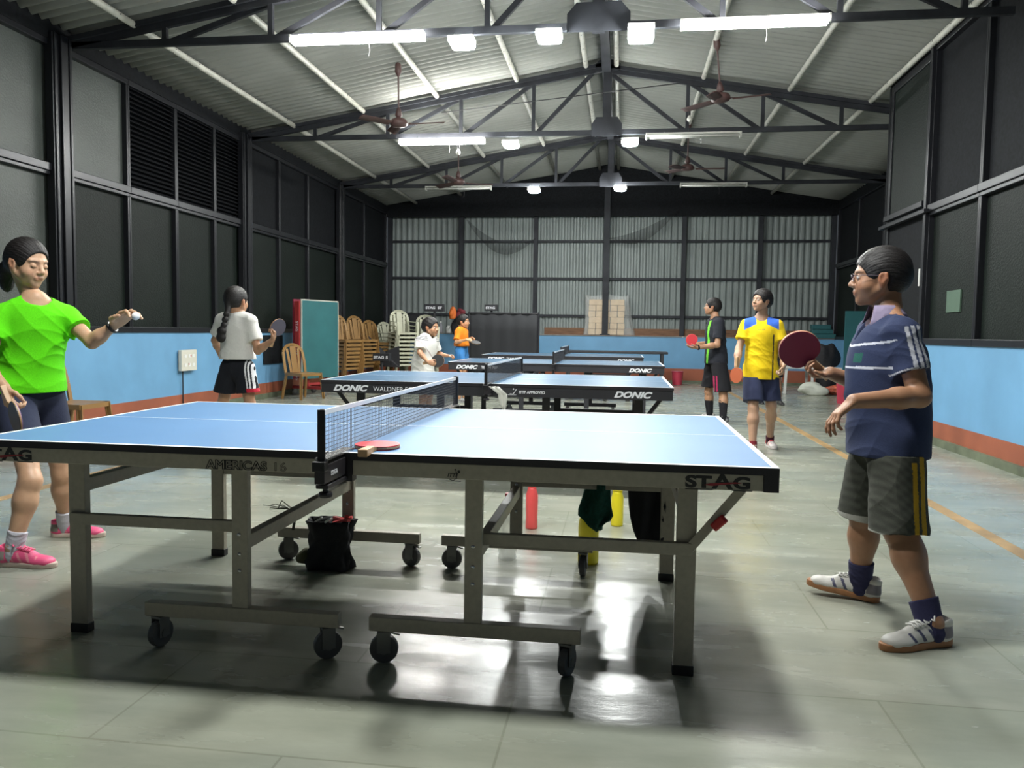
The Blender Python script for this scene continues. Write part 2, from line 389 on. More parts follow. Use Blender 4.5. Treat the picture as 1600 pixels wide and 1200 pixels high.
def panel(x,y,z,label,big=1,m=None,w=.23,tiltx=0,htop=None):
    t=thing('led_flood_light',label,'flood light',(x,y,z),group='square led lights')
    MB().box((0,0,.045),(w+.02,w*.8,.05)).build('housing',M_tin,t,bevel=.008)
    MB().lathe([(w*.30,-.035),(w*.62,-.012),(w*.70,.02)],n=4,axis=(0,0,1)).build('diffuser',m or M_panel,t).rotation_euler=(0,0,math.pi/4)
    h=MB(); 
    for s in(-1,1): h.tube([(s*w*.42,0,.06),(s*w*.42,0 if htop else .14,(htop or 4.07)-z)],.004,5)
    h.build('hanger',M_black,t)
    if tiltx: t.rotation_euler[0]=tiltx
    return t
panel(-.70,4.45,3.90,'small square lit lamp hung left of the ridge, beside the long left tube')
panel(.14,4.45,3.93,'small square lit lamp hung just left of the ridge plate on nearest truss')
panel(1.0,4.45,3.93,'brightest square lit lamp hung just right of the ridge plate on nearest truss',tiltx=-.35)
panel(-.79,8.5,3.88,'small flat lit lamp on the second truss, left of the ridge')
panel(.94,8.5,3.88,'small flat lit lamp on the second truss, right of the ridge')
panel(-.89,12.5,3.92,'tiny lit lamp before the dark gable, left of the ridge')
panel(.79,12.5,3.94,'tiny lit lamp before the dark gable, right of the ridge')
# lamps hung over the near table, just above the frame
panel(1.1,-.2,3.25,'square lit lamp hung over the right half of the near table',m=M_over,w=.30,htop=5.0)
panel(-.85,-.2,3.25,'square lit lamp hung over the left half of the near table',m=M_over,w=.30,htop=4.9)
# fans
M_fan=mat('brown_fan_enamel',(.07,.035,.032),.5,nscale=8,namt=.2)
def fan(x,y,z,ztop,a0,label,tilt=(0,0)):
    t=thing('ceiling_fan',label,'ceiling fan',(x,y,z),group='brown ceiling fans')
    MB().lathe([(.02,.07),(.085,.05),(.115,.02),(.12,-.02),(.09,-.05),(.03,-.06)],n=24).build('motor',M_fan,t,smooth=True)
    MB().tube([(0,0,.05),(0,0,ztop-z)],.011,8).build('downrod',M_fan,t)
    MB().lathe([(.015,.06),(.05,.09),(.03,.17),(.012,.2)],n=16).build('lower_canopy',M_fan,t,smooth=True)
    MB().lathe([(.012,ztop-z-.2),(.045,ztop-z-.14),(.04,ztop-z-.04),(.02,ztop-z)],n=16).build('canopy',M_fan,t,smooth=True)
    for k in range(3):
        a=a0+k*2*math.pi/3; b=MB()
        n=10; P=np.zeros((n,4,3))
        for i in range(n):
            r=.14+.50*i/(n-1); wd=.05+.018*min(1,i/5)-(.02 if i==n-1 else 0)
            for j in range(4):
                s=(j/3-.5)*2*wd; P[i,j]=(r,s,-.02+.018*s/wd+.006*(1-(s/wd)**2))
        b.grid(P)
        bl=b.build('blade',M_fan,t,solid=.005,smooth=True); bl.rotation_euler=(0,0,a)
        h=MB().box((.13,0,-.012),(.09,.035,.008)).build('blade_bracket',M_fan,bl)
    t.rotation_euler=(tilt[0],tilt[1],0)
    return t
fan(-2.14,7.3,3.93,4.72,math.radians(-4),'brown ceiling fan hanging left, below the nearest roof bay',(.06,0))
fan(2.05,7.2,4.12,4.88,math.radians(12),'tilted brown ceiling fan hanging right, in the nearest roof bay',(.12,-.12))
p3=W(716,284,11.2); fan(p3[0],11.2,p3[2],4.72,math.radians(20),'far dark ceiling fan hanging left, in the second roof bay')
p4=W(1074,262,11.2); fan(p4[0],11.2,p4[2],4.9,math.radians(0),'far dark ceiling fan hanging right, in the second roof bay',(.1,0))
# slack cables
def cable(pts,label,r=.007):
    o=MB().tube(pts,r,6).build('cable',M_black,smooth=True); return tag(o,label,'cable')
a=W(690,176,8.55);b=W(1062,130,8.55)
cable([a+(b-a)*t+np.array([0,0,-.28*math.sin(math.pi*t)*0+.0]) for t in(0,.5,1)],'thin black cable strung across the second truss under the ridge')
# hanging bulbs
M_bulb=mat('bulb_glass',(.75,.73,.66),.2)
for (u,v,y,lab) in((716,238,8.4,'small pale bulb dangling under the lit tube of second truss'),(1077,186,8.4,'small pale bulb hanging from the second truss, right of ridge')):
    p=W(u,v,y); t=thing('light_bulb',lab,'bulb',p,group='dangling bulbs')
    MB().lathe([(.012,.05),(.022,.03),(.036,0),(.03,-.025),(.01,-.038)],n=14).build('bulb',M_bulb,t,smooth=True)
    MB().lathe([(.016,.05),(.018,.1),(.006,.11)],n=10).tube([(0,0,.1),(.01,8.64-y,4.06-p[2])],.003,5).build('socket',M_black,t)
# draped dark bird net under the gable
def swag(p0,p1,sag,label,h=.3):
    n=16;P=np.zeros((n,5,3))
    for i in range(n):
        t=i/(n-1)
        for j in range(5):
            q=p0+(p1-p0)*t; q=q+np.array([0,.04*math.sin(9*t+j),-sag*4*t*(1-t)-h*j/4*math.sin(math.pi*t)]); P[i,j]=q
    m=MB().grid(P); return m
M_net=mat('dark_netting',(.02,.022,.025),.9,alpha=.22)
for (a,b,s,l) in((W(724,336,15.9),W(838,372,15.9),.35,'sagging dark netting draped over the corrugated wall, left of ridge column'),(W(950,372,15.9),W(1062,326,15.9),.12,'sagging dark netting draped over the corrugated wall, right of ridge column')):
    o=swag(a,b,s,l).build('safety_net',M_net,smooth=True,solid=.003); tag(o,l,'netting')
# ================= TABLE TENNIS TABLES =================
M_tblue=mat('blue_table_top',(.088,.195,.36),.5,nscale=2,namt=.05,spec=.35)
M_tnavy=mat('navy_table_top',(.05,.125,.22),.3,nscale=2,namt=.05)
M_teal=mat('teal_table_top',(.025,.12,.13),.5,nscale=3,namt=.1)
M_blackcoat=mat('black_powder_coat',(.022,.022,.027),.42)
M_wheel=mat('caster_grey',(.10,.10,.10),.5)
M_tin2=mat('fork_pressed_steel',(.20,.20,.19),.4,.5)
M_chrome=mat('chrome',(.6,.6,.6),.25,.9)
M_redpl=mat('red_plastic',(.5,.02,.02),.4)
M_ink=mat('black_ink',(.015,.015,.015),.5)
M_inkred=mat('red_ink',(.30,.02,.03),.5)
M_letter=mat('white_letter_print',(.75,.76,.8),.5)
def caster(parent,x,y,z,ang,r=.05):
    c=MB(); R=np.array(Matrix.Rotation(ang,3,'Z'))
    ax=R@np.array([0,1.,0])
    c.lathe([(r*.6,-.014),(r*.97,-.013),(r,-.008),(r,.008),(r*.97,.013),(r*.6,.014)],(0,0,r-z),20,ax)
    w=c.build('caster',M_wheel,parent,loc=(x,y,z),smooth=False)
    f=MB(); f.tube([(0,0,0),(0,0,-(z-2*r)+.012)],.012,10)
    for s in(-1,1):
        o=ax*s*.019; f.bar(np.array([0,0,2*r-z+.008])+o,np.array([0,0,r-z-.012])+o,.046,.003,up=ax)
    f.box((0,0,2*r-z+.01),(.045,.045,.008),R); f.lathe([(.016,-.022),(.016,.022)],(0,0,r-z),12,ax)
    d=R@np.array([1.,0,0]); f.bar(np.array([0,0,2*r-z+.012])+d*.01,np.array([0,0,2*r-z+.0])+d*.055,.018,.005)
    f.build('caster_fork',M_tin2,w)
    return w
def tt_table(loc,label,top,frame,apronm,detail=True,rz=0,apz=.05,style=0,joint=True):
    t=thing('table_tennis_table',label,'table tennis table',(loc[0],loc[1],0),rz,'playing tables in a row')
    H=.76
    for s in(-1,1):
        m=MB(); x0,x1=(.002,1.37) if s>0 else (-1.37,-.002)
        m.mi=1; m.b2(x0,x1,-.7625,.7625,H-.024,H-.0005)
        xe=x1 if s>0 else x0
        xe_in=xe-s*.02
        m.mi=0; m.add([(a,b,H) for a,b in((min(x0,x1,key=abs),-.7425),(xe_in,-.7425),(xe_in,.7425),(min(x0,x1,key=abs),.7425))],[(0,1,2,3) if s>0 else (3,2,1,0)])
        m.mi=2; ly=[(min(x0,x1,key=abs),xe,-.7625,-.7425),(min(x0,x1,key=abs),xe,.7425,.7625),(xe_in,xe,-.7425,.7425)]
        for a,b,c,d in ly: m.b2(a,b,c,d,H-.0004,H+.0003)
        m.b2(min(x0,x1,key=abs),xe_in,-.003,.003,H,H+.0006)
        m.build('tabletop',[top,M_blacktop,M_line],t,label='blue playing surface with white lines')
        # apron frame under the top
        a=MB(); z0=H-.024-apz; z1=H-.024
        yy=.757
        if style==0: xs0,xs1=(.03,1.325)
        else: xs0,xs1=(.0,1.365)
        if s<0: xs0,xs1=-xs1,-xs0
        a.b2(xs0,xs1,-yy,-yy+.025,z0,z1).b2(xs0,xs1,yy-.025,yy,z0,z1)
        a.b2(s*1.34,s*1.315,-yy+.025,yy-.025,z0,z1); a.b2(s*.03,s*.055,-yy+.025,yy-.025,z0,z1)
        ap=a.build('apron',apronm,t,bevel=.002)
        if style==0:
            for bb_ in((1.325,1.37,-.762,-.73,-.001),(1.325,1.37,.762,.73,-.001),(.002,.03,-.762,-.72,-.02)):
                MB().b2(s*bb_[0],s*bb_[1],bb_[2],bb_[3],z0+bb_[4],z1).build('corner_cap',M_blacktop,t)
        # outer legs
        X=1.12
        for q in(-1,1):
            L=MB().b2(s*X-.033,s*X+.033,q*.52-.017,q*.52+.017,.03,z0+.02); lg=L.build('leg',frame,t,bevel=.003)
            MB().b2(s*X-.036,s*X+.036,q*.52-.02,q*.52+.02,0,.035).build('leg_foot',M_rubber,lg,bevel=.003)
        MB().b2(s*X-.02,s*X+.02,-.5,.5,.535,.585).build('cross_brace',frame,t,bevel=.003)
        # undercarriage: two T frames on casters
        xc=-.435 if s<0 else .405
        for q,yv in((-1,-.60),(1,.52)):
            u=MB().b2(xc-.03,xc+.03,yv-.015,yv+.015,.14,z0+.02)
            b0,b1=(-.80,-.07) if s<0 else (.04,.775)
            u.b2(b0,b1,yv-.02,yv+.02,.115,.165)
            uf=u.build('wheel_frame',frame,t,bevel=.003)
            if detail:
                for zz in(.30,.36,.43): MB().lathe([(.007,0),(.007,.004),(.003,.006)],(xc,yv-.015,zz),8,(0,-1,0)).build('bolt',M_chrome,uf)
            for k,bx in enumerate((b0+.05,b1-.045)):
                caster(uf,bx,yv,.118,(1.35,.6,.2,1.2)[(k+(s>0)*2)] if q<0 else (.5,-.4,0.1,1.5)[(k+(s>0)*2)])
        MB().b2(xc-.018,xc+.018,-.59,.51,.37,.42).build('cross_brace',frame,t,bevel=.003)
        for q in(-1,1):
            yv=-.56 if q<0 else .52
            MB().b2(min(s*(X+.02),xc),max(s*(X+.02),xc),yv-.012 if q>0 else -.555,yv+.012 if q>0 else -.53,.42,.462).build('side_rail',frame,t,bevel=.003)
        if s>0 or style:
            st=MB().bar((s*1.13,-.54,.44),(s*1.285,-.60,.66),.022,.03); so=st.build('folding_strut',frame,t)
            if style==0:
                MB().bar((s*1.20,-.585,.525),(s*1.235,-.60,.565),.022,.03).build('release_lever',M_redpl,so,bevel=.006,label='red release lever')
    return t
def tt_net(loc,label,skew=0,detail=1):
    t=thing('table_tennis_net',label,'net',(loc[0],loc[1],.76),skew,'nets across the tables')
    Ln=.925; h=.1525
    g=MB(); dv=.013 if detail else .02; r=.0009 if detail else .0012
    y=-Ln+.01
    while y<Ln-.005: g.box((0,y,h/2-.003),(r*1.6,r*1.6,h-.008)); y+=dv
    z=.008
    while z<h-.01: g.box((0,0,z),(r*1.6,2*Ln-.02,r*1.6)); z+=dv
    g.build('netting',mat('dark_net_cord',(.035,.035,.04),.7),t)
    MB().b2(-.003,.003,-Ln,Ln,h-.014,h+.001).build('top_tape',M_line,t)
    for s in(-1,1):
        p=MB().b2(-.012,.012,s*Ln-.006,s*Ln+.012*s,-.02,h+.004).b2(-.02,.02,s*Ln,s*(Ln+.035),-.03,-.0).tube([(0,s*Ln,h),(0,s*Ln,h+.006)],.008,8)
        po=p.build('net_post',M_black,t,bevel=.002)
        c=MB().b2(-.02,.02,s*.70,s*.935,.0015,.008).build('clamp_plate',M_chrome,po)
        c=MB().b2(-.016,.016,s*.768,s*.95,-.07,-.012).b2(-.02,.02,s*.74,s*.93,-.088,-.075).tube([(0,s*.90,-.06),(0,s*.90,-.12)],.009,10).lathe([(.02,0),(.022,.008),(.02,.016)],(0,s*.90,-.118),12)
        c.build('clamp',M_blacktop,po,bevel=.002)
    return t
T1=tt_table((0,0),'large light blue table with beige legs in the foreground',M_tblue,M_beige,M_beige,apz=.05)
N1=tt_net((.004,.0),'white-topped net across the large foreground table',math.radians(-.7))
T2=tt_table((-.09,3.52),'second table from the camera, dark blue with black apron',M_tnavy,M_blackcoat,M_blackcoat,apz=.075,style=1)
tt_net((-.09,3.52),'net across the second table from the camera',math.radians(-1),1)
T3=tt_table((.055,7.5),'third table from the camera, dark blue with black apron',M_tnavy,M_blackcoat,M_blackcoat,False,apz=.075,style=1)
tt_net((.055,7.5),'net across the third table from the camera',0,0)
T4=tt_table((-.11,10.9),'farthest playing table, its top a thin teal-blue strip',M_tnavy,M_blackcoat,M_blackcoat,False,apz=.075,style=1)
tt_net((-.11,10.9),'net across the farthest playing table',0,0)
yf=-.7575
def put(s,size,x,z,parent,m,name='lettering',lab=None,**k):
    o=text(s,size,name,m,parent,(x,yf,z),**k); 
    if lab:o['label']=lab
    return o
ap_l=[c for c in T1.children if c.name.startswith('apron')][0]; ap_r=[c for c in T1.children if c.name.startswith('apron')][1]
def stag(x,parent):
    put('ST',.049,x,.693,parent,M_ink,sx=1.5,offset=.0022,lab='black letters ST')
    put('A',.062,x+.083,.6915,parent,M_ink,sx=1.35,offset=.0022)
    put('G',.049,x+.143,.693,parent,M_ink,sx=1.45,offset=.0022)
    r=MB(); r.b2(x,x+.083,yf-.001,yf,.685,.6875).b2(x+.14,x+.20,yf-.001,yf,.685,.6875); r.build('lettering',M_ink,parent)
    q=MB(); q.add([(x+.055,yf-.0012,.700),(x+.075,yf-.0012,.706),(x+.15,yf-.0012,.712),(x+.17,yf-.0012,.709),(x+.12,yf-.0012,.704),(x+.08,yf-.0012,.698)],[(0,5,4,3,2,1)]); q.build('emblem',M_inkred,parent,label='dark red running stag emblem')
stag(1.092,ap_r); stag(-1.315,ap_l)
put('AMERICAS',.041,-.478,.690,ap_l,M_ink,sx=1.12,outline=.0014,offset=.001)
put('16',.041,-.247,.690,ap_l,M_ink,sx=1.25,outline=.0007)
put('ITTF',.016,.345,.694,ap_r,M_ink,sx=1.1,shear=.2,offset=.0004)
e=MB()
e.tube([(.352+.0,yf-.001,.686),(.365,yf-.001,.682),(.375,yf-.001,.690),(.377,yf-.001,.705),(.372,yf-.001,.712)],.0013,5)
e.lathe([(.0045,0),(.0045,.0006)],(.383,yf-.0004,.711),10,(0,-1,0)).lathe([(.003,0),(.003,.0006)],(.371,yf-.0004,.717),10,(0,-1,0)).b2(.34,.39,yf-.001,yf,.6795,.681)
e.build('emblem',M_ink,ap_r,label='small black figure emblem')
def donic(T,name2,ittf):
    al,ar=[c for c in T.children if c.name.startswith('apron')][:2]
    k=dict(sx=1.3,shear=.35,offset=.003)
    put('DONIC',.062,-1.265,.678,al,M_letter,**k); put('DONIC',.062,.93,.678,ar,M_letter,**k)
    put(name2,.05,-.94,.681,al,M_letter,sx=1.0)
    if ittf:
        put('ITTF APPROVED',.028,.21,.690,ar,M_letter,offset=.001)
        e=MB().tube([(.14,yf-.001,.685),(.165,yf-.001,.683),(.178,yf-.001,.70),(.19,yf-.001,.72)],.003,5).lathe([(.006,0),(.006,.0008)],(.168,yf-.0002,.722),10,(0,-1,0)).b2(.125,.19,yf-.001,yf,.676,.679)
        e.build('emblem',M_letter,ar,label='small white figure emblem')
donic(T2,'WALDNER SC',1); donic(T3,'TEAM 707',0); donic(T4,'TEAM 707',0)
# clamp print on near net
pp=[c for c in N1.children if c.name.startswith('net_post')][0]
text('STIGA',.02,'lettering',M_letter,pp,(.018,-.90,-.05),rot=(math.pi/2,0,math.pi/2),offset=.0005)
# ----- bats -----
M_rubR=mat('red_bat_rubber',(.62,.045,.06),.5); M_rubM=mat('maroon_bat_rubber',(.24,.018,.045),.6,bump=.3,bscale=900); M_rubK=mat('black_bat_rubber',(.02,.02,.022),.45)
M_wood=mat('pale_bat_wood',(.48,.30,.16),.5,nscale=20,namt=.15); M_rubO=mat('orange_worn_rubber',(.42,.10,.04),.5)
def bat(label,pos,hdir,nrm,front=M_rubR,back=M_rubK,scale=1,loc_is='blade'):
    "hdir: from blade centre to the handle end; nrm: normal of the front rubber"
    t=thing('table_tennis_bat',label,'bat',pos,group=None)
    y=-np.array(hdir,float); y/=np.linalg.norm(y); z=np.array(nrm,float); z-=z@y*y; z/=np.linalg.norm(z); x=np.cross(y,z)
    Mx=Matrix([[x[i],y[i],z[i]] for i in range(3)]).to_4x4(); Mx.translation=Vector(pos); t.matrix_world=Mx
    if scale!=1: t.scale=(scale,)*3
    def disc(z0,z1,r,name,m,parent):
        b=MB(); n=36; out=[]
        for k in range(n):
            a=2*math.pi*k/n; yy=math.sin(a)*.079*r; xx=math.cos(a)*.076*r
            if yy<-.062 : yy=-.062-(abs(yy)-.062)*.5
            out.append((xx,yy))
        b.add([(p[0],p[1],z0) for p in out]+[(p[0],p[1],z1) for p in out],[tuple(range(n))[::-1],tuple(range(n,2*n))]+[(k,(k+1)%n,n+(k+1)%n,n+k) for k in range(n)])
        return b.build(name,m,parent)
    disc(-.003,.003,1,'blade',M_wood,t); disc(.003,.0065,.985,'rubber',front,t); disc(-.0065,-.003,.985,'rubber',back,t)
    h=MB().add([(-.020,-.060,-.003),(.020,-.060,-.003),(.020,-.060,.003),(-.020,-.060,.003),(-.013,-.085,-.011),(.013,-.085,-.011),(.013,-.085,.011),(-.013,-.085,.011),(-.0165,-.175,-.0125),(.0165,-.175,-.0125),(.0165,-.175,.0125),(-.0165,-.175,.0125)],
      [(0,1,2,3)]+[(i+j*4,(i+1)%4+j*4,(i+1)%4+4+j*4,i+4+j*4)[::-1] for j in(0,1) for i in range(4)]+[(11,10,9,8)])
    h.build('handle',M_wood,t,bevel=.003)
    return t
p=np.array([.075,-.635,.7675]); bat('red bat lying flat on the near table beside the net',p,(.03,-1.,0),(0,0,1),M_rubR,M_rubR)
# ================= FURNITURE AND PROPS =================
M_tan=mat('tan_moulded_plastic',(.27,.15,.05),.4,nscale=3,namt=.12)
M_cream=mat('cream_moulded_plastic',(.50,.50,.38),.45,nscale=3,namt=.1)
M_browch=mat('brown_moulded_plastic',(.20,.09,.04),.4)
def rib(P,th): 
    return P
def chair(name,label,m,loc,rz,group=None,arms=False,tilt=(0,0),scale=1):
    t=thing(name,label,'chair',loc,rz,group)
    # seat shell (x right, y towards the back)
    n=9; P=np.zeros((n,n,3))
    for i in range(n):
        for j in range(n):
            u=(i/(n-1)-.5)*2; v=j/(n-1)
            wd=.215-.02*v
            z=.43-.018*(1-u*u)*(1-abs(v-.5))-.02*max(0,.15-v)/.15
            P[i,j]=(u*wd,-.20+.40*v,z)
    MB().grid(P).b2(-.215,.215,-.205,-.195,.385,.425).b2(-.22,-.208,-.2,.2,.385,.43).b2(.208,.22,-.2,.2,.385,.43).build('seat',m,t,solid=.006,smooth=False)
    # backrest: hoop with centre splat and open slots
    b=MB(); hoop=[]
    for k in range(15):
        a=math.pi*k/14; x=-.205*math.cos(a)**1 if True else 0
        zz=.43+.30+.16*math.sin(a) if 0<k<14 else .43
        hoop.append((x*(1-.02),.20+.10*(zz-.43)/.45,zz))
    pts=[(-.20,.20,.42)]+[(-.205,.235,.60)]+hoop[1:-1]+[(.205,.235,.60)]+[(.20,.20,.42)]
    for a,c in zip(pts[:-1],pts[1:]): b.bar(a,c,.05,.02,up=(0,1,.2))
    for x,wd in((-.105,.05),(0,.12),(.105,.05)):
        b.bar((x*.8,.205,.43),(x*1.1,.285,.86-abs(x)*.35),wd,.008,up=(0,1,0))
    b.build('backrest',m,t,bevel=.004)
    for sx in(-1,1):
        for sy in(-1,1):
            x0,y0=sx*.20,(-.19 if sy<0 else .19); x1,y1=sx*.235,(-.225 if sy<0 else .26)
            l=MB(); l.bar((x0,y0,.42),(x1,y1,0),.05,.012,up=(1,0,0)).bar((x0-sx*.0,y0+(.02 if sy<0 else -.02),.42),(x1,y1+(.01 if sy<0 else -.01),0),.012,.04,up=(1,0,0))
            l.build('leg',m,t)
        if arms:
            a=MB(); a.bar((sx*.235,-.19,.64),(sx*.225,.24,.66),.05,.012).bar((sx*.235,-.19,.64),(sx*.225,-.21,.36),.012,.05,up=(1,0,0)); a.build('armrest',m,t,bevel=.003)
    t.scale=(scale,)*3
    if tilt!=(0,0): t.rotation_euler=(tilt[0],tilt[1],rz)
    return t
def stack(src_args,n,labels,loc,rz,dz=.075,dy=.012,group=None,arms=False,m=None,name='plastic_chair',lean=0):
    first=None
    for k in range(n):
        c,s=math.cos(rz),math.sin(rz)
        px=loc[0]-s*(-dy*k); py=loc[1]+c*(-dy*k)
        p=(px,py,loc[2]+dz*k)
        if first is None: first=chair(name,labels(k,n),m,p,rz,group,arms); 
        else:
            o=copy_tree(first); o.location=p; o['label']=labels(k,n)
        if lean: bpy.data.objects[-1]
    return first
ordw=['bottom','second from bottom','third from bottom','fourth from bottom','fifth from bottom','sixth from bottom','seventh from bottom','eighth from bottom','ninth from bottom']
def lab(desc):
    def f(k,n): return '%s, %s'%(desc,'topmost' if k==n-1 else ordw[k])
    return f
chair('plastic_chair','tan plastic chair standing alone beside the folded teal table',M_tan,(-4.30,9.25,0),math.radians(62))
chair('plastic_chair','tan plastic chair behind the player in green, near left wall',M_tan,(-4.22,3.62,0),math.radians(90))
stack(None,8,lab('tan chair of the stack touching the folded teal table'),(-4.42,11.5,0),math.radians(62),group='tan chairs, nearest stack',m=M_tan)
stack(None,8,lab('tan chair of the middle tan stack by left wall'),(-4.42,12.5,0),math.radians(62),group='tan chairs, middle stack',m=M_tan)
stack(None,7,lab('tan chair of the farthest tan stack by left wall'),(-4.42,13.5,0),math.radians(62),group='tan chairs, farthest stack',m=M_tan)
stack(None,9,lab('cream plastic armchair of the tallest cream stack'),(-3.85,13.5,0),math.radians(40),dz=.085,dy=.02,group='cream chairs, taller stack',arms=True,m=M_cream,name='plastic_armchair')
stack(None,8,lab('cream armchair of the stack behind the boy in white'),(-3.45,14.1,0),math.radians(20),dz=.085,dy=.03,group='cream chairs, right stack',arms=True,m=M_cream,name='plastic_armchair')
stack(None,6,lab('cream armchair of the low stack in the corner'),(-4.45,14.5,0),math.radians(60),dz=.085,dy=.03,group='cream chairs, corner stack',arms=True,m=M_cream,name='plastic_armchair')
# folded teal table on red carriage
ft=thing('folded_table','folded table standing upright, teal playing halves on a red wheeled frame','folded table',(-4.15,9.75,0),0)
A=W(470,466,9.9);B=W(529,471,10.1)
A=np.array([-4.62,9.9]);B=np.array([-4.02,10.95])
A=W(471,466,9.6)[:2]; B=W(529,471,10.55)[:2]
def pt(p,z): return (p[0]+4.15,p[1]-9.75,z)
dirv=(B-A)/np.linalg.norm(B-A); nv=np.array([dirv[1],-dirv[0]])
zt=1.655; zb=.30
def slab(mb,off,th,e=0,za=zb,zc=zt):
    a0=A+nv*off+dirv*e;b0=B+nv*off-dirv*e;a1=a0-nv*th;b1=b0-nv*th
    return mb.add([pt(a0,za),pt(b0,za),pt(b1,za),pt(a1,za),pt(a0,zc),pt(b0,zc),pt(b1,zc),pt(a1,zc)],[(3,2,1,0),(4,5,6,7),(0,1,5,4),(1,2,6,5),(2,3,7,6),(3,0,4,7)])
m=MB(); m.mi=1; slab(m,0,.022); m.mi=0; slab(m,.001,.003,.02,zb+.0,zt-.02)
m.build('tabletop',[M_teal,mat('worn_white_edge',(.45,.45,.4),.5)],ft,label='teal playing surface with pale border')
m=MB(); m.mi=1; slab(m,-.17,.022); m.mi=0; slab(m,-.192,.003,.02,zb,zt-.02); m.build('tabletop',[M_teal,M_rubM],ft)
rf=MB(); M_redf=mat('red_frame_paint',(.32,.03,.03),.5)
slab(rf,-.03,.05,-.035,.32,1.60)
for q in(A,B): pass
a0=A-nv*.1;b0=B-nv*.1
rf2=MB()
mid=(A+B)/2-nv*.08
for e in(A+dirv*.25,B-dirv*.25):
    rf2.bar(pt(e-nv*.40,.14),pt(e+nv*.32,.14),.05,.05).bar(pt(e-nv*.08,.14),pt(e-nv*.08,.6),.05,.05)
    for q in(-.36,.28): caster(ft,*(pt(e+nv*q,0)[:2]),.13,.6,.05)
rf2.bar(pt(A+dirv*.25-nv*.08,.2),pt(B-dirv*.25-nv*.08,.2),.04,.04)
rf2.build('wheel_frame',M_redf,ft)
# only the near edge of the red frame shows
e0=MB(); aa=A-nv*.03-dirv*.03
e0.add([pt(aa-nv*.0,.33),pt(aa-nv*.10,.33),pt(aa-nv*.10+dirv*.03,.33),pt(aa+dirv*.03,.33),pt(aa,1.62),pt(aa-nv*.10,1.62),pt(aa-nv*.10+dirv*.03,1.62),pt(aa+dirv*.03,1.62)],[(0,1,2,3),(7,6,5,4),(0,4,5,1),(1,5,6,2),(2,6,7,3),(3,7,4,0)])
es=e0.build('apron',M_redf,ft,label='red apron edge with white print')
ang=math.atan2(-nv[1],-nv[0])
for z,s in((1.28,'STAG'),(.85,'ITTF'),(.45,'STAG')):
    q=pt(aa-nv*.07-dirv*.002,z); text(s,.07,'lettering',M_letter,es,q,rot=(math.pi/2,math.pi/2,math.atan2(nv[1],nv[0])))
# switchboard
sb=thing('switchboard','white switchboard fixed on the blue left wall','switchboard',(-4.93,6.77,.71))
MB().b2(0,.05,-.19,.19,-.14,.14).build('box',mat('ivory_plastic',(.62,.60,.52),.4),sb,bevel=.006)
k=MB()
for y in(-.1,.0,.1):
    for z in(-.06,.06): k.b2(.05,.056,y-.025,y+.025,z-.022,z+.022)
k.build('switch',M_white,sb)
k=MB().b2(.056,.060,.02,.035,.05,.07).b2(.056,.060,-.03,-.015,-.06,-.04).build('indicator',M_redpl,sb)
MB().tube([(.01,-.1,-.14),(.01,-.1,-.66)],.008,6).build('cable',M_steel,sb)
# notices
tag(MB().b2(-4.935,-4.925,9.12,9.85,.56,1.04).build('notice_board',M_dark),'dark board on the blue wall behind the lone tan chair','notice board')
tag(MB().b2(4.335,4.35,5.55,5.9,1.43,1.66).build('notice',mat('dull_green_paper',(.07,.12,.085),.7)),'small dull green notice stuck on the right dark glass','notice')
# umpire boxes on poles
def boxpole(u,v,y,w,h,txt,label,zb=0,poles=1):
    p=W(u,v,y); t=thing('scoreboard_stand',label,'scoreboard stand',(p[0],p[1],0),group='black score boxes on poles')
    MB().b2(-w/2,w/2,-.08,.08,p[2]-h/2,p[2]+h/2).build('box',M_blackcoat,t,bevel=.004)
    s=MB().tube([(0,0,.02),(0,0,p[2]-h/2)],.025,8).b2(-.2,.2,-.02,.02,0,.03).b2(-.02,.02,-.2,.2,0,.03); s.build('pole',M_blackcoat,t)
    for xx,ss in txt: text(ss,.07,'lettering',M_letter,t,(xx,-.083,p[2]-.025),sx=1.25,offset=.0025)
    return t
boxpole(679,481,13.8,.42,.16,((-.18,'STAG'),(.09,'ST')),'black score box on a tall pole above the boy in white',)
boxpole(768,481,14.6,.30,.14,((-.12,'STAG'),),'black score box on a tall pole behind the black barrier')
boxpole(597,558,12.2,.34,.15,((-.15,'STAG'),(.1,'S')),'low black score box beside the tan chair stacks')
tag(MB().add([(0,0,0),(.5,0,-.02),(.47,.05,.42),(.16,.05,.30),(-.18,.03,.62),(-.1,0,.4)],[(0,1,2,3,4,5)]).build('cover_cloth',mat('black_cloth',(.018,.018,.022),.8),loc=tuple(W(588,572,12.6)),solid=.02),'dark cloth cover heaped behind the low score box','cloth')
# black barrier
bb=thing('barrier_panel','large black cloth barrier panel standing before the back wall','barrier',(0,0,0))
p0=W(733,487,13.6);p1=W(842,487,13.6)
bb.location=((p0[0]+p1[0])/2,13.6,0); hw=(p1[0]-p0[0])/2
P=np.zeros((20,5,3))
for i in range(20):
    for j in range(5): P[i,j]=(-hw+2*hw*i/19,.01*math.sin(i*1.7),.06+(p0[2]-.1)*j/4)
MB().grid(P).build('cloth',mat('black_barrier_cloth',(.016,.017,.02),.8),bb,solid=.012,smooth=True)
MB().tube([(-hw,0,0),(-hw,0,p0[2])],.02).tube([(hw,0,0),(hw,0,p0[2])],.02).tube([(-hw,0,p0[2]-.03),(hw,0,p0[2]-.03)],.02).b2(-hw-.02,-hw+.02,-.2,.2,0,.02).b2(hw-.02,hw+.02,-.2,.2,0,.02).build('frame',M_blackcoat,bb)
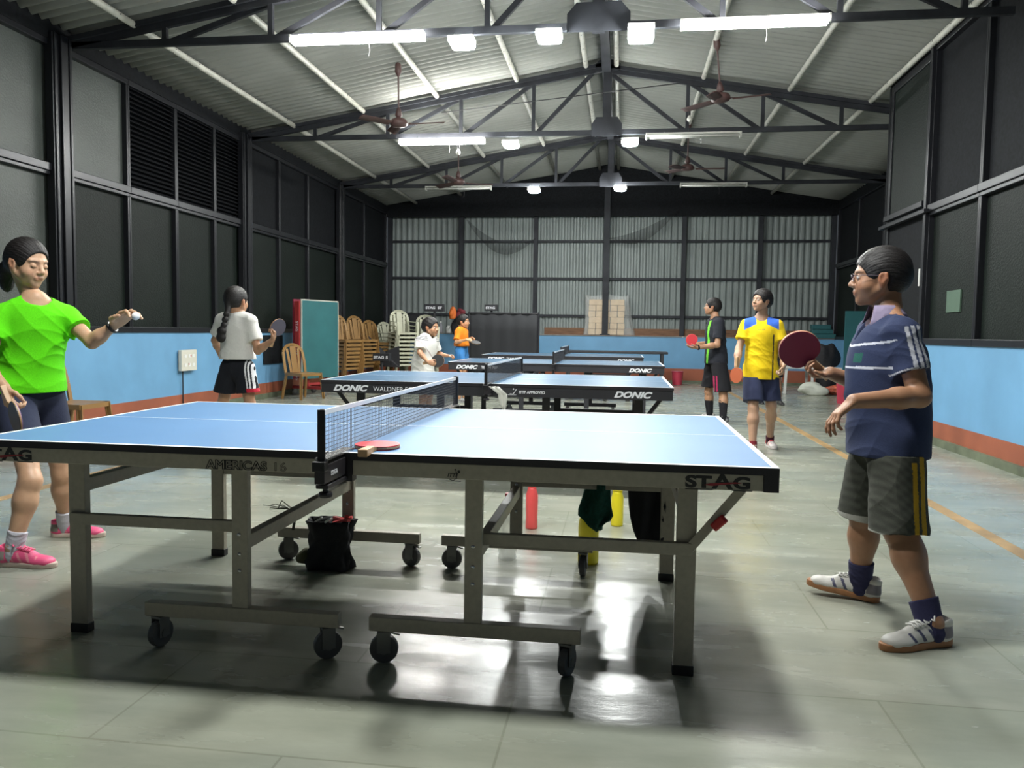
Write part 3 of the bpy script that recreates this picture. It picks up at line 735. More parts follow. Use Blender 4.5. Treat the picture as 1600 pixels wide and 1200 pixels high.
# black bench table by the back wall
p0=W(880,547,14.6);p1=W(1043,547,14.6)
bt=thing('folding_bench','long black topped trestle table along the back wall','table',((p0[0]+p1[0])/2,14.6,0)); hw=(p1[0]-p0[0])/2; zt=p0[2]
MB().b2(-hw,hw,-.3,.3,zt-.05,zt).build('tabletop',M_blackcoat,bt,bevel=.01)
for sx in(-1,1):
    for sy in(-1,1): MB().b2(sx*(hw-.12)-.03,sx*(hw-.12)+.03,sy*.25-.03,sy*.25+.03,0,zt-.05).build('leg',M_blackcoat,bt)
# bins, stools on the right
def bucket(u,v,y,r,h,m,label,name='waste_bin'):
    p=W(u,v,y); t=thing(name,label,'bin',(p[0],p[1],0))
    MB().lathe([(r*.8,0),(r*.82,.01),(r,h),(r*1.05,h),(r*1.05,h-.02),(r*.98,h-.03)][:4]).build('bin_body',m,t,smooth=False)
    MB().lathe([(r*1.05,0),(r*1.09,.008),(r*1.05,.018)],(0,0,h-.01)).build('rim',m,t)
M_pink=mat('pink_red_plastic',(.55,.05,.09),.4)
bucket(1058,600,15.2,.13,.30,M_pink,'small pink plastic bin on the floor by the back wall')
bucket(1318,628,11.1,.13,.36,M_pink,'red plastic bin by the right wall behind the boy in navy')
st=thing('plastic_table','small white plastic table piled with bags at the right wall','table',(4.75,13.4,0))
MB().b2(-.65,.45,-.3,.3,.50,.54).build('tabletop',M_white,st,bevel=.01)
for sx in(-.6,-.1,.4):
    for sy in(-.25,.25): MB().bar((sx,sy,.5),(sx*1.04,sy*1.05,0),.05,.02).build('leg',M_white,st)
def lump(name,label,cat,pos,rad,m,seed=0,amp=.12,parent=None):
    b=bmesh.new(); bmesh.ops.create_icosphere(b,subdivisions=4,radius=1); r=np.random.default_rng(seed); k=r.normal(size=(6,3))*2.2; ph=r.uniform(0,6,6)
    for v in b.verts:
        p=np.array(v.co); d=1+amp*sum(math.sin(k[i]@p+ph[i]) for i in range(6))/2
        q=p*d; q[2]=max(q[2],-.75); v.co=q*np.array(rad)
    me=bpy.data.meshes.new(name); b.to_mesh(me); b.free(); me.polygons.foreach_set('use_smooth',[True]*len(me.polygons)); me.materials.append(m)
    o=bpy.data.objects.new(name,me); link(o,parent); o.location=pos
    if cat: tag(o,label,cat)
    return o
M_bagk=mat('black_bag_fabric',(.015,.015,.018),.8,nscale=30,namt=.3,bump=.3,bscale=40)
lump('backpack','black backpack on the white table at the right wall','bag',(4.95,13.35,.73),(.22,.18,.26),M_bagk,3)
lump('backpack','black bag under the white table at the right wall','bag',(4.95,13.35,.2),(.22,.16,.24),M_bagk,5)
lump('carry_bag','orange and yellow printed bag lying on the floor by the right wall','bag',(5.15,13.0,.10),(.28,.16,.12),mat('orange_bag',(.45,.10,.05),.6,nscale=12,namt=.8),6)
lump('plastic_sack','crumpled white sack on the floor under the white table','bag',(4.62,12.9,.10),(.26,.12,.13),mat('white_sack',(.55,.57,.5),.6),8,.2)
# folded teal board at the right wall
p=W(1330,486,12.0); fb=thing('folded_board','dark teal table half standing on edge by right wall','folded table',(p[0]+.1,12.0,0))
m=MB(); m.mi=0; m.b2(-.2,.25,-.012,.012,.15,p[2]); m.build('tabletop',[M_teal],fb); MB().b2(-.2,.25,-.03,.03,0,.15).build('frame',M_blackcoat,fb)
# teal crates on the ledge, right
for k in range(3):
    p=W(1286,522-9*k,15.97); o=tag(MB().box((0,0,.055),(.52-.05*k,.2,.10)).build('storage_box',M_teal,loc=(p[0]-.03*k,15.95,1.10+.105*k),bevel=.01),'flat teal box on the right end of the ledge, %s of three'%['bottom','middle','top'][k],'box','teal boxes on the ledge')
# wrapped cartons on the ledge
M_carton=mat('pale_carton',(.62,.45,.27),.7,nscale=8,namt=.12)
pk=thing('wrapped_pallet','tall stack of pale cartons wrapped in clear plastic on the back ledge','pallet',(.52,16.1,1.10))
cb=MB()
for r in range(6):
    for c in range(5):
        cb.box((-.36+.172*c+.006*((r*7+c)%3),.0,.08+.142*r),(.165,.13,.135))
cb.build('carton',M_carton,pk,bevel=.008)['kind']='stuff'
M_film=mat('clear_plastic_film',(.8,.82,.8),.22,alpha=.22,bump=.6,bscale=12)
P=np.zeros((41,12,3))
for i in range(41):
    a=2*math.pi*i/40
    for j in range(12):
        t=j/11; sx=.49+.10*(1-t)**2+.03*math.sin(7*a+3*t)+.02*math.sin(13*a); sy=.10+.03*math.sin(5*a+t*4)
        P[i,j]=(sx*np.clip(1.25*math.cos(a),-1,1)+.06*(1-t),sy*np.clip(1.3*math.sin(a),-1,1)-.0,.01+.93*t+.03*math.sin(3*a)*t)
MB().grid(P).build('plastic_wrap',M_film,pk,smooth=True)
P2=np.zeros((6,12,3))
# bottles/cup on ledge
def bottle(name,label,pos,prof,m,cap,group=None,capz=None,cat='bottle',capprof=None):
    t=thing(name,label,cat,pos,group=group)
    MB().lathe(prof,n=24).build('bottle_body',m,t,smooth=True)
    MB().lathe(capprof,n=20).build('cap',cap,t)
    return t
M_clear=mat('clear_bottle_plastic',(.85,.88,.86),.08,alpha=.42,spec=.7); M_ypl=mat('yellow_bottle_plastic',(.80,.68,.02),.35); M_redb=mat('coral_red_plastic',(.85,.10,.10),.35)
p=W(688,523,15.95); bottle('water_bottle','grey bottle standing on the ledge behind the boy in white',(p[0],15.98,1.10),[(.04,0),(.045,.02),(.045,.2),(.02,.25)],mat('grey_plastic',(.3,.3,.33),.5),M_white,capprof=[(.022,.25),(.022,.28)])
p=W(700,523,15.95); bottle('white_cup','small white jar standing on the ledge right of the grey bottle',(p[0],15.98,1.10),[(.06,0),(.065,.02),(.06,.13),(.03,.16)],M_white,M_white,cat='jar',capprof=[(.035,.16),(.035,.18)])
tag(MB().add([(0,0,0),(.62,0,-.15),(.38,.1,.36),(-.02,.08,.2)],[(0,1,2,3)]).build('carton_flap',M_cream,loc=tuple(W(634,516,15.9)),solid=.05,bevel=.01),'tilted cream panel lying on top behind the cream chairs','panel')
lump('dark_bundle','dark bundle heaped on the ledge behind the cream chairs','bundle',tuple(W(634,508,15.9)),(.42,.22,.30),M_bagk,12)
lump('dark_bundle','dark bundle under the tilted cream panel on the ledge','bundle',tuple(W(655,526,15.75)),(.40,.16,.16),M_bagk,13)
hb=thing('hanging_bag','orange and maroon bag hanging high behind the boy in orange','bag',tuple(W(712,494,14.9)))
lump('bag_body',None,None,(-.07,0,.05),(.09,.08,.15),mat('orange_cloth',(.62,.14,.02),.7),21,.15,hb)
lump('bag_flap',None,None,(.12,.02,.06),(.12,.07,.10),mat('maroon_cloth',(.16,.02,.03),.8),22,.2,hb)
MB().tube([(0,0,.12),(.0,.6,.16),(.0,1.36,1.56-hb.location[2])],.012,6).build('strap',M_bagk,hb)
jk=lump('dark_jacket','dark jacket hanging between the orange bag and black barrier','jacket',tuple(W(716,512,15.4)),(.16,.08,.27),M_bagk,23,.15)
MB().tube([(0,0,.15),(0,.4,.22),(0,.84,1.56-jk.location[2])],.012,6).build('strap',M_bagk,jk)
# ---------- under the near table ----------
x,y=.335,.72
tb=bottle('water_bottle','large clear water bottle with red cap under the near table',(x,y,0),[(.035,0),(.048,.01),(.044,.03),(.048,.06),(.047,.17),(.044,.2),(.040,.24),(.018,.30),(.014,.315)],M_clear,M_redpl,capprof=[(.016,.315),(.016,.34),(.014,.342)])
bottle('water_bottle','coral red slim bottle on the floor beyond the near table',(.385,1.38,0),[(.034,0),(.036,.01),(.034,.07),(.036,.12),(.036,.20),(.026,.235),(.024,.245)],M_redb,M_redb,capprof=[(.026,.245),(.026,.275)])
bottle('water_bottle','stout yellow bottle behind the caster, partly under the green towel',(.745,.74,0),[(.05,0),(.052,.01),(.052,.19),(.046,.225),(.030,.25),(.028,.26)],M_ypl,M_ypl,capprof=[(.030,.26),(.030,.30)])
bottle('water_bottle','slim yellow bottle standing free, right of the green towel',(.885,1.55,0),[(.036,0),(.037,.01),(.037,.17),(.030,.195),(.030,.215)],M_ypl,M_ypl,capprof=[(.034,.215),(.034,.25)])
# cloths hung from the rear brace
def cloth(outline,y,label,m,name,amp=.02,th=.012,cat='towel',freq=30):
    "hanging cloth: outline in photo pixels (left edge, right edge per row)"
    n=len(outline); P=np.zeros((14,n,3))
    for j,(ul,ur,v) in enumerate(outline):
        a=W(ul,v,y);b=W(ur,v,y)
        for i in range(14):
            q=a+(b-a)*i/13; q=q+np.array([0,amp*math.sin(q[0]*freq*2+j*.4)+.01*math.sin(j*2.1+i),0]); P[i,j]=q
    o=MB().grid(P).build(name,m,smooth=True,solid=th); return tag(o,label,cat)
M_towel=mat('dark_green_towel',(.006,.07,.05),.9,nscale=60,namt=.3,bump=.4,bscale=200)
cloth([(918,950,745),(914,953,765),(910,954,780),(905,955,795),(904,957,806),(912,952,814),(920,941,822),(931,940,829)],.52,'dark green towel hanging from the rear rail of the near table',M_towel,'hand_towel')
cloth([(984,1038,748),(982,1040,765),(983,1040,790),(985,1040,810),(990,1039,828),(996,1036,842),(1002,1025,853),(1008,1012,862)],.53,'black cloth hanging behind the right legs of the near table',mat('black_jersey_cloth',(.012,.012,.016),.85),'hanging_jersey',cat='cloth')
cloth([(763,779,604),(778,792,616),(779,793,622),(781,791,632),(785,790,640)],2.57,'small white cloth hanging from the net clamp of second table',mat('white_towel',(.6,.6,.55),.9),'hand_towel',amp=.004,th=.006)
# black mesh bag full of bats
bg=thing('mesh_bag','black cloth bag stuffed with red trimmed things under the near table','bag',(-.49,.415,0))
P=np.zeros((33,10,3))
for i in range(33):
    a=2*math.pi*i/32
    for j in range(10):
        t=j/9; r=.105+.012*math.sin(5*a+6*t)+.008*math.sin(11*a-9*t)-.02*math.sin(math.pi*t)
        P[i,j]=(r*np.clip(1.25*math.cos(a),-1,1),r*.62*np.clip(1.2*math.sin(a),-1,1),.005+.235*t)
MB().grid(P).build('bag_body',M_bagk,bg,smooth=True,solid=.006)
lump('bag_filling',None,None,(0,0,.16),(.09,.055,.085),M_bagk,31,.15,bg)
lump('bag_flap',None,None,(-.11,-.02,.06),(.045,.035,.045),mat('olive_cloth',(.07,.07,.03),.8),33,.2,bg)
q=MB().bar((.03,-.05,.235),(.12,-.03,.262),.03,.01).bar((.02,.0,.25),(.11,-.05,.25),.02,.012).bar((.07,.02,.24),(.1,-.05,.27),.02,.01); q.build('red_trim',M_redb,bg,label='red straps poking out of the bag')
q=MB().bar((-.06,-.06,.235),(-.02,-.06,.262),.02,.008).bar((-.0,-.06,.24),(.03,-.07,.262),.02,.008); q.build('white_trim',M_white,bg)
tag(MB().b2(-.012,.012,-.012,.012,0,.2).build('x',M_white),None,None) if False else None
# frayed string tied on the inner brace
s=MB()
for k in range(7):
    p=W(452+3*k%9,795,-.1); s.tube([p+np.array([0,0,0]),p+np.array([-.03-.01*k,-.0,.02*math.sin(k)+.015]),p+np.array([-.05-.012*k,.01,.01*math.cos(2*k)])],.0015,4)
s.tube([W(455,793,-.1),W(462,803,-.1),W(458,828,-.1)],.006,6)
tag(s.build('string_knot',mat('grey_string',(.12,.12,.10),.9)),'frayed grey string knotted on the near table inner brace','string')
lump('brown_bag','small brown strapped pouch under the second table','bag',(-.13,3.5,.07),(.12,.08,.09),mat('brown_leather',(.16,.05,.03),.6),41)
# ================= PEOPLE: smooth implicit bodies polygonised with surface nets =================
def V(*a): return np.array(a,float)
def nrm(v): v=np.array(v,float); return v/np.linalg.norm(v)
class Prim:
    __slots__=('t','a','b','r1','r2','R','rad','k','cut','c','br','tag')
    def __init__(s,t,k=.02,cut=None,tag=0,**kw):
        s.t=t;s.k=k;s.cut=cut;s.tag=tag
        for n,v in kw.items(): setattr(s,n,v)
        if t=='c': s.c=(s.a+s.b)/2; s.br=np.linalg.norm(s.a-s.b)/2+max(s.r1,s.r2)
        else: s.br=max(s.rad)
    def d(s,p):
        if s.t=='c':
            ab=s.b-s.a; L=ab@ab; t=np.clip(((p-s.a)@ab)/L,0,1)
            d=np.linalg.norm(p-(s.a+t[:,None]*ab),axis=1)-(s.r1+(s.r2-s.r1)*t)
        else:
            q=(p-s.c)@s.R.T
            k0=np.linalg.norm(q/s.rad,axis=1); k1=np.linalg.norm(q/(s.rad*s.rad),axis=1)+1e-9
            d=k0*(k0-1)/k1
        if s.cut is not None:
            for (c,n) in s.cut: d=np.maximum(d,(p-c)@n)
        return d
def cap(a,b,r1,r2=None,k=.02,cut=None): return Prim('c',k,cut,a=np.array(a,float),b=np.array(b,float),r1=r1,r2=r1 if r2 is None else r2)
def ell(c,rad,R=None,k=.02,cut=None): return Prim('e',k,cut,c=np.array(c,float),rad=np.array(rad,float),R=np.eye(3) if R is None else R)
def smin(a,b,k):
    h=np.clip(.5+.5*(b-a)/k,0,1); return b*(1-h)+a*h-k*h*(1-h)
def field(p,add,sub=(),cuts=(),noise=None,cull=None):
    d=np.full(len(p),9.)
    for q in add:
        if cull is not None and np.linalg.norm(q.c-cull[0])-q.br>cull[1]+q.k+.03: continue
        d=smin(d,q.d(p),q.k)
    if noise is not None: d=d+noise(p)
    for q in sub:
        if cull is not None and np.linalg.norm(q.c-cull[0])-q.br>cull[1]+q.k+.03: continue
        d=-smin(-d,q.d(p),q.k)
    for (c,n) in cuts: d=np.maximum(d,(p-c)@n)
    return d
def polygonise(add,h,sub=(),cuts=(),noise=None):
    lo=np.min([q.c-q.br for q in add],axis=0)-3*h; hi=np.max([q.c+q.br for q in add],axis=0)+3*h
    B=16; nb=np.ceil((hi-lo)/(h*B)).astype(int); n=nb*B
    G=np.full(n,1.,np.float32); hd=h*B*.5*math.sqrt(3)
    ii,jj,kk=np.meshgrid(*[np.arange(x) for x in nb],indexing='ij'); idx=np.stack([ii.ravel(),jj.ravel(),kk.ravel()],1)
    cen=lo+(idx*B+B/2)*h
    dc=field(cen,add,sub,cuts)
    loc=np.stack(np.meshgrid(*[np.arange(B)]*3,indexing='ij'),-1).reshape(-1,3)*h
    for q,d,c in zip(idx,dc,cen):
        s=tuple(slice(a*B,a*B+B) for a in q)
        if abs(d)>hd*1.35+.025: G[s]=1. if d>0 else -1.
        else: G[s]=field(lo+q*B*h+loc,add,sub,cuts,noise,(c,hd)).reshape(B,B,B)
    S=G<0
    X,Y,Z=n
    c=np.zeros((X-1,Y-1,Z-1),np.int8)
    for dx in(0,1):
        for dy in(0,1):
            for dz in(0,1): c+=S[dx:X-1+dx,dy:Y-1+dy,dz:Z-1+dz]
    act=(c>0)&(c<8); ids=np.full(act.shape,-1,np.int64); A=np.argwhere(act); ids[act]=np.arange(len(A))
    acc=np.zeros((len(A),3)); cnt=np.zeros(len(A))
    for ax in range(3):
        o=[a for a in range(3) if a!=ax]
        for e1 in(0,1):
            for e2 in(0,1):
                p0=A.copy(); p0[:,o[0]]+=e1; p0[:,o[1]]+=e2; p1=p0.copy(); p1[:,ax]+=1
                g0=G[tuple(p0.T)]; g1=G[tuple(p1.T)]; m=(g0<0)!=(g1<0)
                t=np.where(m,g0/(g0-g1+1e-12),0); q=p0.astype(float); q[:,ax]+=t
                acc[m]+=q[m]; cnt[m]+=1
    Vt=lo+acc/cnt[:,None]*h
    F=[]
    for ax in range(3):
        o=[(ax+1)%3,(ax+2)%3]
        sl0=[slice(None)]*3; sl1=[slice(None)]*3; sl0[ax]=slice(0,-1); sl1[ax]=slice(1,None)
        m=S[tuple(sl0)]!=S[tuple(sl1)]; E=np.argwhere(m)
        E=E[(E[:,o[0]]>0)&(E[:,o[1]]>0)&(E[:,o[0]]<n[o[0]]-1)&(E[:,o[1]]<n[o[1]]-1)]
        ins=S[tuple(E.T)]
        qs=[]
        for (a,b) in((-1,-1),(0,-1),(0,0),(-1,0)):
            e=E.copy(); e[:,o[0]]+=a; e[:,o[1]]+=b; qs.append(ids[tuple(e.T)])
        q=np.stack(qs,1); q[~ins]=q[~ins][:,::-1]; F.append(q)
    F=np.concatenate(F)
    return Vt,F
def mesh_np(name,Vt,F,m,parent,col=None,org=None):
    org=np.zeros(3) if org is None else np.array(org)
    me=bpy.data.meshes.new(name); n=len(Vt); f=len(F)
    me.vertices.add(n); me.vertices.foreach_set('co',(Vt-org).ravel().astype(np.float32))
    me.loops.add(f*4); me.loops.foreach_set('vertex_index',F.ravel().astype(np.int32))
    me.polygons.add(f); me.polygons.foreach_set('loop_start',np.arange(0,f*4,4,dtype=np.int32)); me.polygons.foreach_set('loop_total',np.full(f,4,np.int32))
    me.polygons.foreach_set('use_smooth',[True]*f); me.update(); me.validate()
    me.materials.append(m)
    if col is not None:
        ca=me.color_attributes.new('Col','FLOAT_COLOR','POINT'); rgba=np.ones((n,4),np.float32); rgba[:,:3]=col(Vt); ca.data.foreach_set('color',rgba.ravel())
    o=bpy.data.objects.new(name,me); link(o,parent); return o
M_skin=mat('skin',(.5,.3,.2),.48,attr=True,nscale=45,namt=.05,sss=.12,bump=.04,bscale=180)
M_cloth=mat('jersey_fabric',(.5,.5,.5),.85,attr=True,nscale=120,namt=.06,bump=.12,bscale=260,sheen=.02,spec=.2)
M_hair=mat('black_hair',(.010,.008,.008),.5,attr=False,bump=.35,bscale=120,stretch=(1.,1.,4.),spec=.35)
M_shoe=mat('shoe_surface',(.5,.5,.5),.5,attr=True,bump=.08,bscale=150)
def frame(f,u):
    f=nrm(f); r=nrm(np.cross(f,u)); u2=np.cross(r,f); return np.array([r,f,u2])   # rows: right, forward, up
def wrinkle(amp,dirs,seed):
    r=np.random.default_rng(seed); K=[]; 
    for d,wl in dirs: K.append((nrm(np.array(d)+r.normal(size=3)*.25)*2*math.pi/wl,r.uniform(0,6)))
    def f(p):
        s=np.zeros(len(p)); w=.6*np.sin(p@V(11,7,9)+1)+.6*np.sin(p@V(-6,13,5))
        for k,ph in K: s+=1-2*np.sqrt(np.abs(np.sin(.5*(p@k)+ph+w*1.3))+.07)
        m=.55+.45*np.sin(p@V(7,-5,9)+2)
        return -amp*m*s/2.2
    return f
def hand_prims(w,dr,nr,thumb,curls,s=1,spread=.10,tc=.35):
    "w wrist, dr direction of fingers, nr normal out of the BACK of the hand, thumb: unit side vector"
    dr=nrm(dr); nr=np.array(nr,float); nr-=nr@dr*dr; nr=nrm(nr); sd=np.cross(dr,nr); 
    if sd@np.array(thumb)<0: sd=-sd
    P=[ell(w+dr*.045*s,(.035*s,.050*s,.0155*s),np.array([sd,dr,nr]),k=.012)]
    lens=[(.040,.024,.020),(.044,.028,.021),(.040,.026,.020),(.032,.019,.018)]
    for i in range(4):
        off=(1.5-i)*.0195*s; base=w+dr*(.088-.004*abs(i-1.2))*s+sd*off
        P.append(cap(w+dr*.02*s+sd*off*.6,base,.0115*s,.0095*s,k=.012))
        a=curls[i] if hasattr(curls,'__len__') else curls
        p=base; ang=0; sp=spread*(1.5-i)
        for j,L in enumerate(lens[i]):
            ang+=a*(.8,1.1,.8)[j]
            d=math.cos(ang)*(dr+sd*sp)-math.sin(ang)*nr; d=nrm(d)
            q=p+d*L*s; P.append(cap(p,q,(.0092-.001*j)*s,(.0084-.0011*j)*s,k=.0045)); p=q
    b=w+dr*.022*s+sd*.020*s
    d1=nrm(dr*.62+sd*.78-nr*.25); q=b+d1*.040*s; P.append(cap(b,q,.0145*s,.0115*s,k=.012))
    d2=nrm(dr*.85+sd*(.45-.5*tc)-nr*(.1+tc)); q2=q+d2*.032*s; P.append(cap(q,q2,.0110*s,.0100*s,k=.006))
    d3=nrm(dr*.9+sd*(.25-.8*tc)-nr*(.1+tc)); P.append(cap(q2,q2+d3*.024*s,.0098*s,.0080*s,k=.005))
    return P
def head_prims(c,R,s,chub=1.):
    T=lambda r,f,u: c+s*(R.T@V(r,f,u))
    P=[ell(T(0,-.012,.030),V(.074,.094,.086)*s,R,k=.02),
       ell(T(0,.020,-.016),V(.060*chub,.066,.078)*s,R,k=.02),
       ell(T(0,.044,-.068),V(.040*chub,.038,.031)*s,R,k=.016),
       ell(T(0,.066,-.088),V(.016,.013,.012)*s,R,k=.02)]
    for q in(-1,1):
        P+=[ell(T(q*.037,.050,-.032),V(.024*chub,.026,.026)*s,R,k=.025),
            cap(T(q*.010,.078,.027),T(q*.042,.066,.026),.0085*s,.006*s,k=.014),
            ell(T(q*.075,-.004,-.004),V(.010,.019,.031)*s,R@np.eye(3),k=.005),
            cap(T(q*.080,-.014,.015),T(q*.083,-.016,-.005),.006*s,.005*s,k=.006),
            ell(T(q*.0115,.090,-.027),V(.008,.010,.007)*s,R,k=.006),
            cap(T(q*.040,.034,-.066),T(q*.057,-.002,-.040),.016*s,.017*s,k=.018)]
    P+=[cap(T(0,.078,.018),T(0,.098,-.018),.0075*s,.0095*s,k=.010), ell(T(0,.101,-.022),V(.0105,.010,.009)*s,R,k=.008),
        cap(T(-.017,.0835,-.0505),T(.017,.0835,-.0505),.0045*s,.0045*s,k=.006), cap(T(-.006,.0875,-.0495),T(.006,.0875,-.0495),.0048*s,k=.006),
        cap(T(-.013,.0835,-.0590),T(.013,.0835,-.0590),.0056*s,.0056*s,k=.006), ell(T(0,.074,-.045),V(.026,.014,.022)*s,R,k=.012)]
    S=[]
    for q in(-1,1):
        S.append(ell(T(q*.031,.088,.005),V(.016,.013,.010)*s,R,k=.010))
        S.append(ell(T(q*.086,.002,-.002),V(.006,.009,.016)*s,R,k=.004))
    S.append(cap(T(-.019,.0925,-.0545),T(.019,.0925,-.0545),.0018*s,k=.003))
    E=[ell(T(q*.031,.0735,.004),V(.0128,.0128,.0118)*s,R,k=.003) for q in(-1,1)]
    return P,S,E
def shoe(parent,ankle,toe_dir,s,cols,label=None,pitch=0,lace=True,h=.005,org=None):
    "cols: sole, upper, accent, sock"
    d=nrm(toe_dir); up=V(0,0,1)
    R=frame(d,up)
    L=.25*s
    heel=np.array(ankle)-d*.055*s; heel=V(heel[0],heel[1],0)
    T=lambda r,f,u: heel+R.T@(V(r,f,u)*s)
    add=[ell(T(0,.02,.038),V(.034,.042,.036)*s,R,k=.02),ell(T(0,.10,.040),V(.036,.08,.032)*s,R,k=.03),ell(T(0,.185,.028),V(.043,.055,.026)*s,R,k=.03),ell(T(0,.225,.026),V(.036,.032,.020)*s,R,k=.02),
         cap(T(0,.02,.045),T(0,.015,.082),.033*s,.034*s,k=.02),cap(T(0,.055,.07),T(0,.14,.055),.026*s,.022*s,k=.02)]
    sub=[ell(T(0,.022,.098),V(.026,.036,.026)*s,R,k=.006)]
    Vt,F=polygonise(add,h,sub,cuts=[(heel+up*.012,-up)])
    def colf(p):
        q=(p-heel)@R.T/s; c=np.tile(np.array(cols[1]),(len(p),1))
        st=(np.sin(q[:,1]*150+q[:,2]*90*np.sign(q[:,0]))>.55)&(q[:,1]>.04)&(q[:,1]<.19)&(np.abs(q[:,0])>.018)&(q[:,2]>.03)&(q[:,2]<.07); c[st]=cols[2]
        c[(q[:,1]<.035)&(q[:,2]>.035)&(q[:,2]<.075)]=cols[2] if len(cols)<5 else cols[4]
        return c
    so=mesh_np('shoe',Vt,F,M_shoe,parent,colf,heel)
    if label: so['label']=label
    so.location=heel-org
    add=[]
    for f0,w0 in((.012,.034),(.05,.034),(.09,.034),(.13,.038),(.17,.043),(.205,.041),(.235,.030)):
        add.append(ell(T(0,f0,.014),V(w0,.035,.05)*s,R,k=.02))
    Vt,F=polygonise(add,h,cuts=[(heel+up*.026*s,up),(heel,-up)])
    c2=lambda p: np.tile(np.array(cols[0]),(len(p),1))
    sl=mesh_np('sole',Vt,F,M_shoe,so,c2,heel); sl.location=(0,0,0)
    if lace:
        m=MB()
        for k in range(5):
            f=.075+.016*k; u=.0935-.0042*k
            a=R.T@(V(-.022,f,u)*s); b=R.T@(V(.022,f+.010,u)*s); c_=R.T@(V(0,f+.005,u+.005)*s); m.tube([a,c_,b],.0036*s,5)
            a=R.T@(V(.022,f,u)*s); b=R.T@(V(-.022,f+.010,u)*s); m.tube([a,c_+V(0,0,.002),b],.0036*s,5)
        for q in(-1,1):
            m.tube([R.T@(V(0,.072,.100)*s),R.T@(V(q*.02,.068,.115)*s),R.T@(V(q*.038,.085,.103)*s),R.T@(V(q*.012,.078,.100)*s)],.0036*s,5)
        lm=mat('lace_%d'%int(cols[3][0]*999 if len(cols)>3 else 1),tuple(cols[3]),.7); m.build('shoelaces',lm,so,smooth=True)
    if pitch:
        # raise the toe about the heel
        ax=R[0]; so.rotation_mode='AXIS_ANGLE'; so.rotation_axis_angle=(pitch,*ax)
    return so
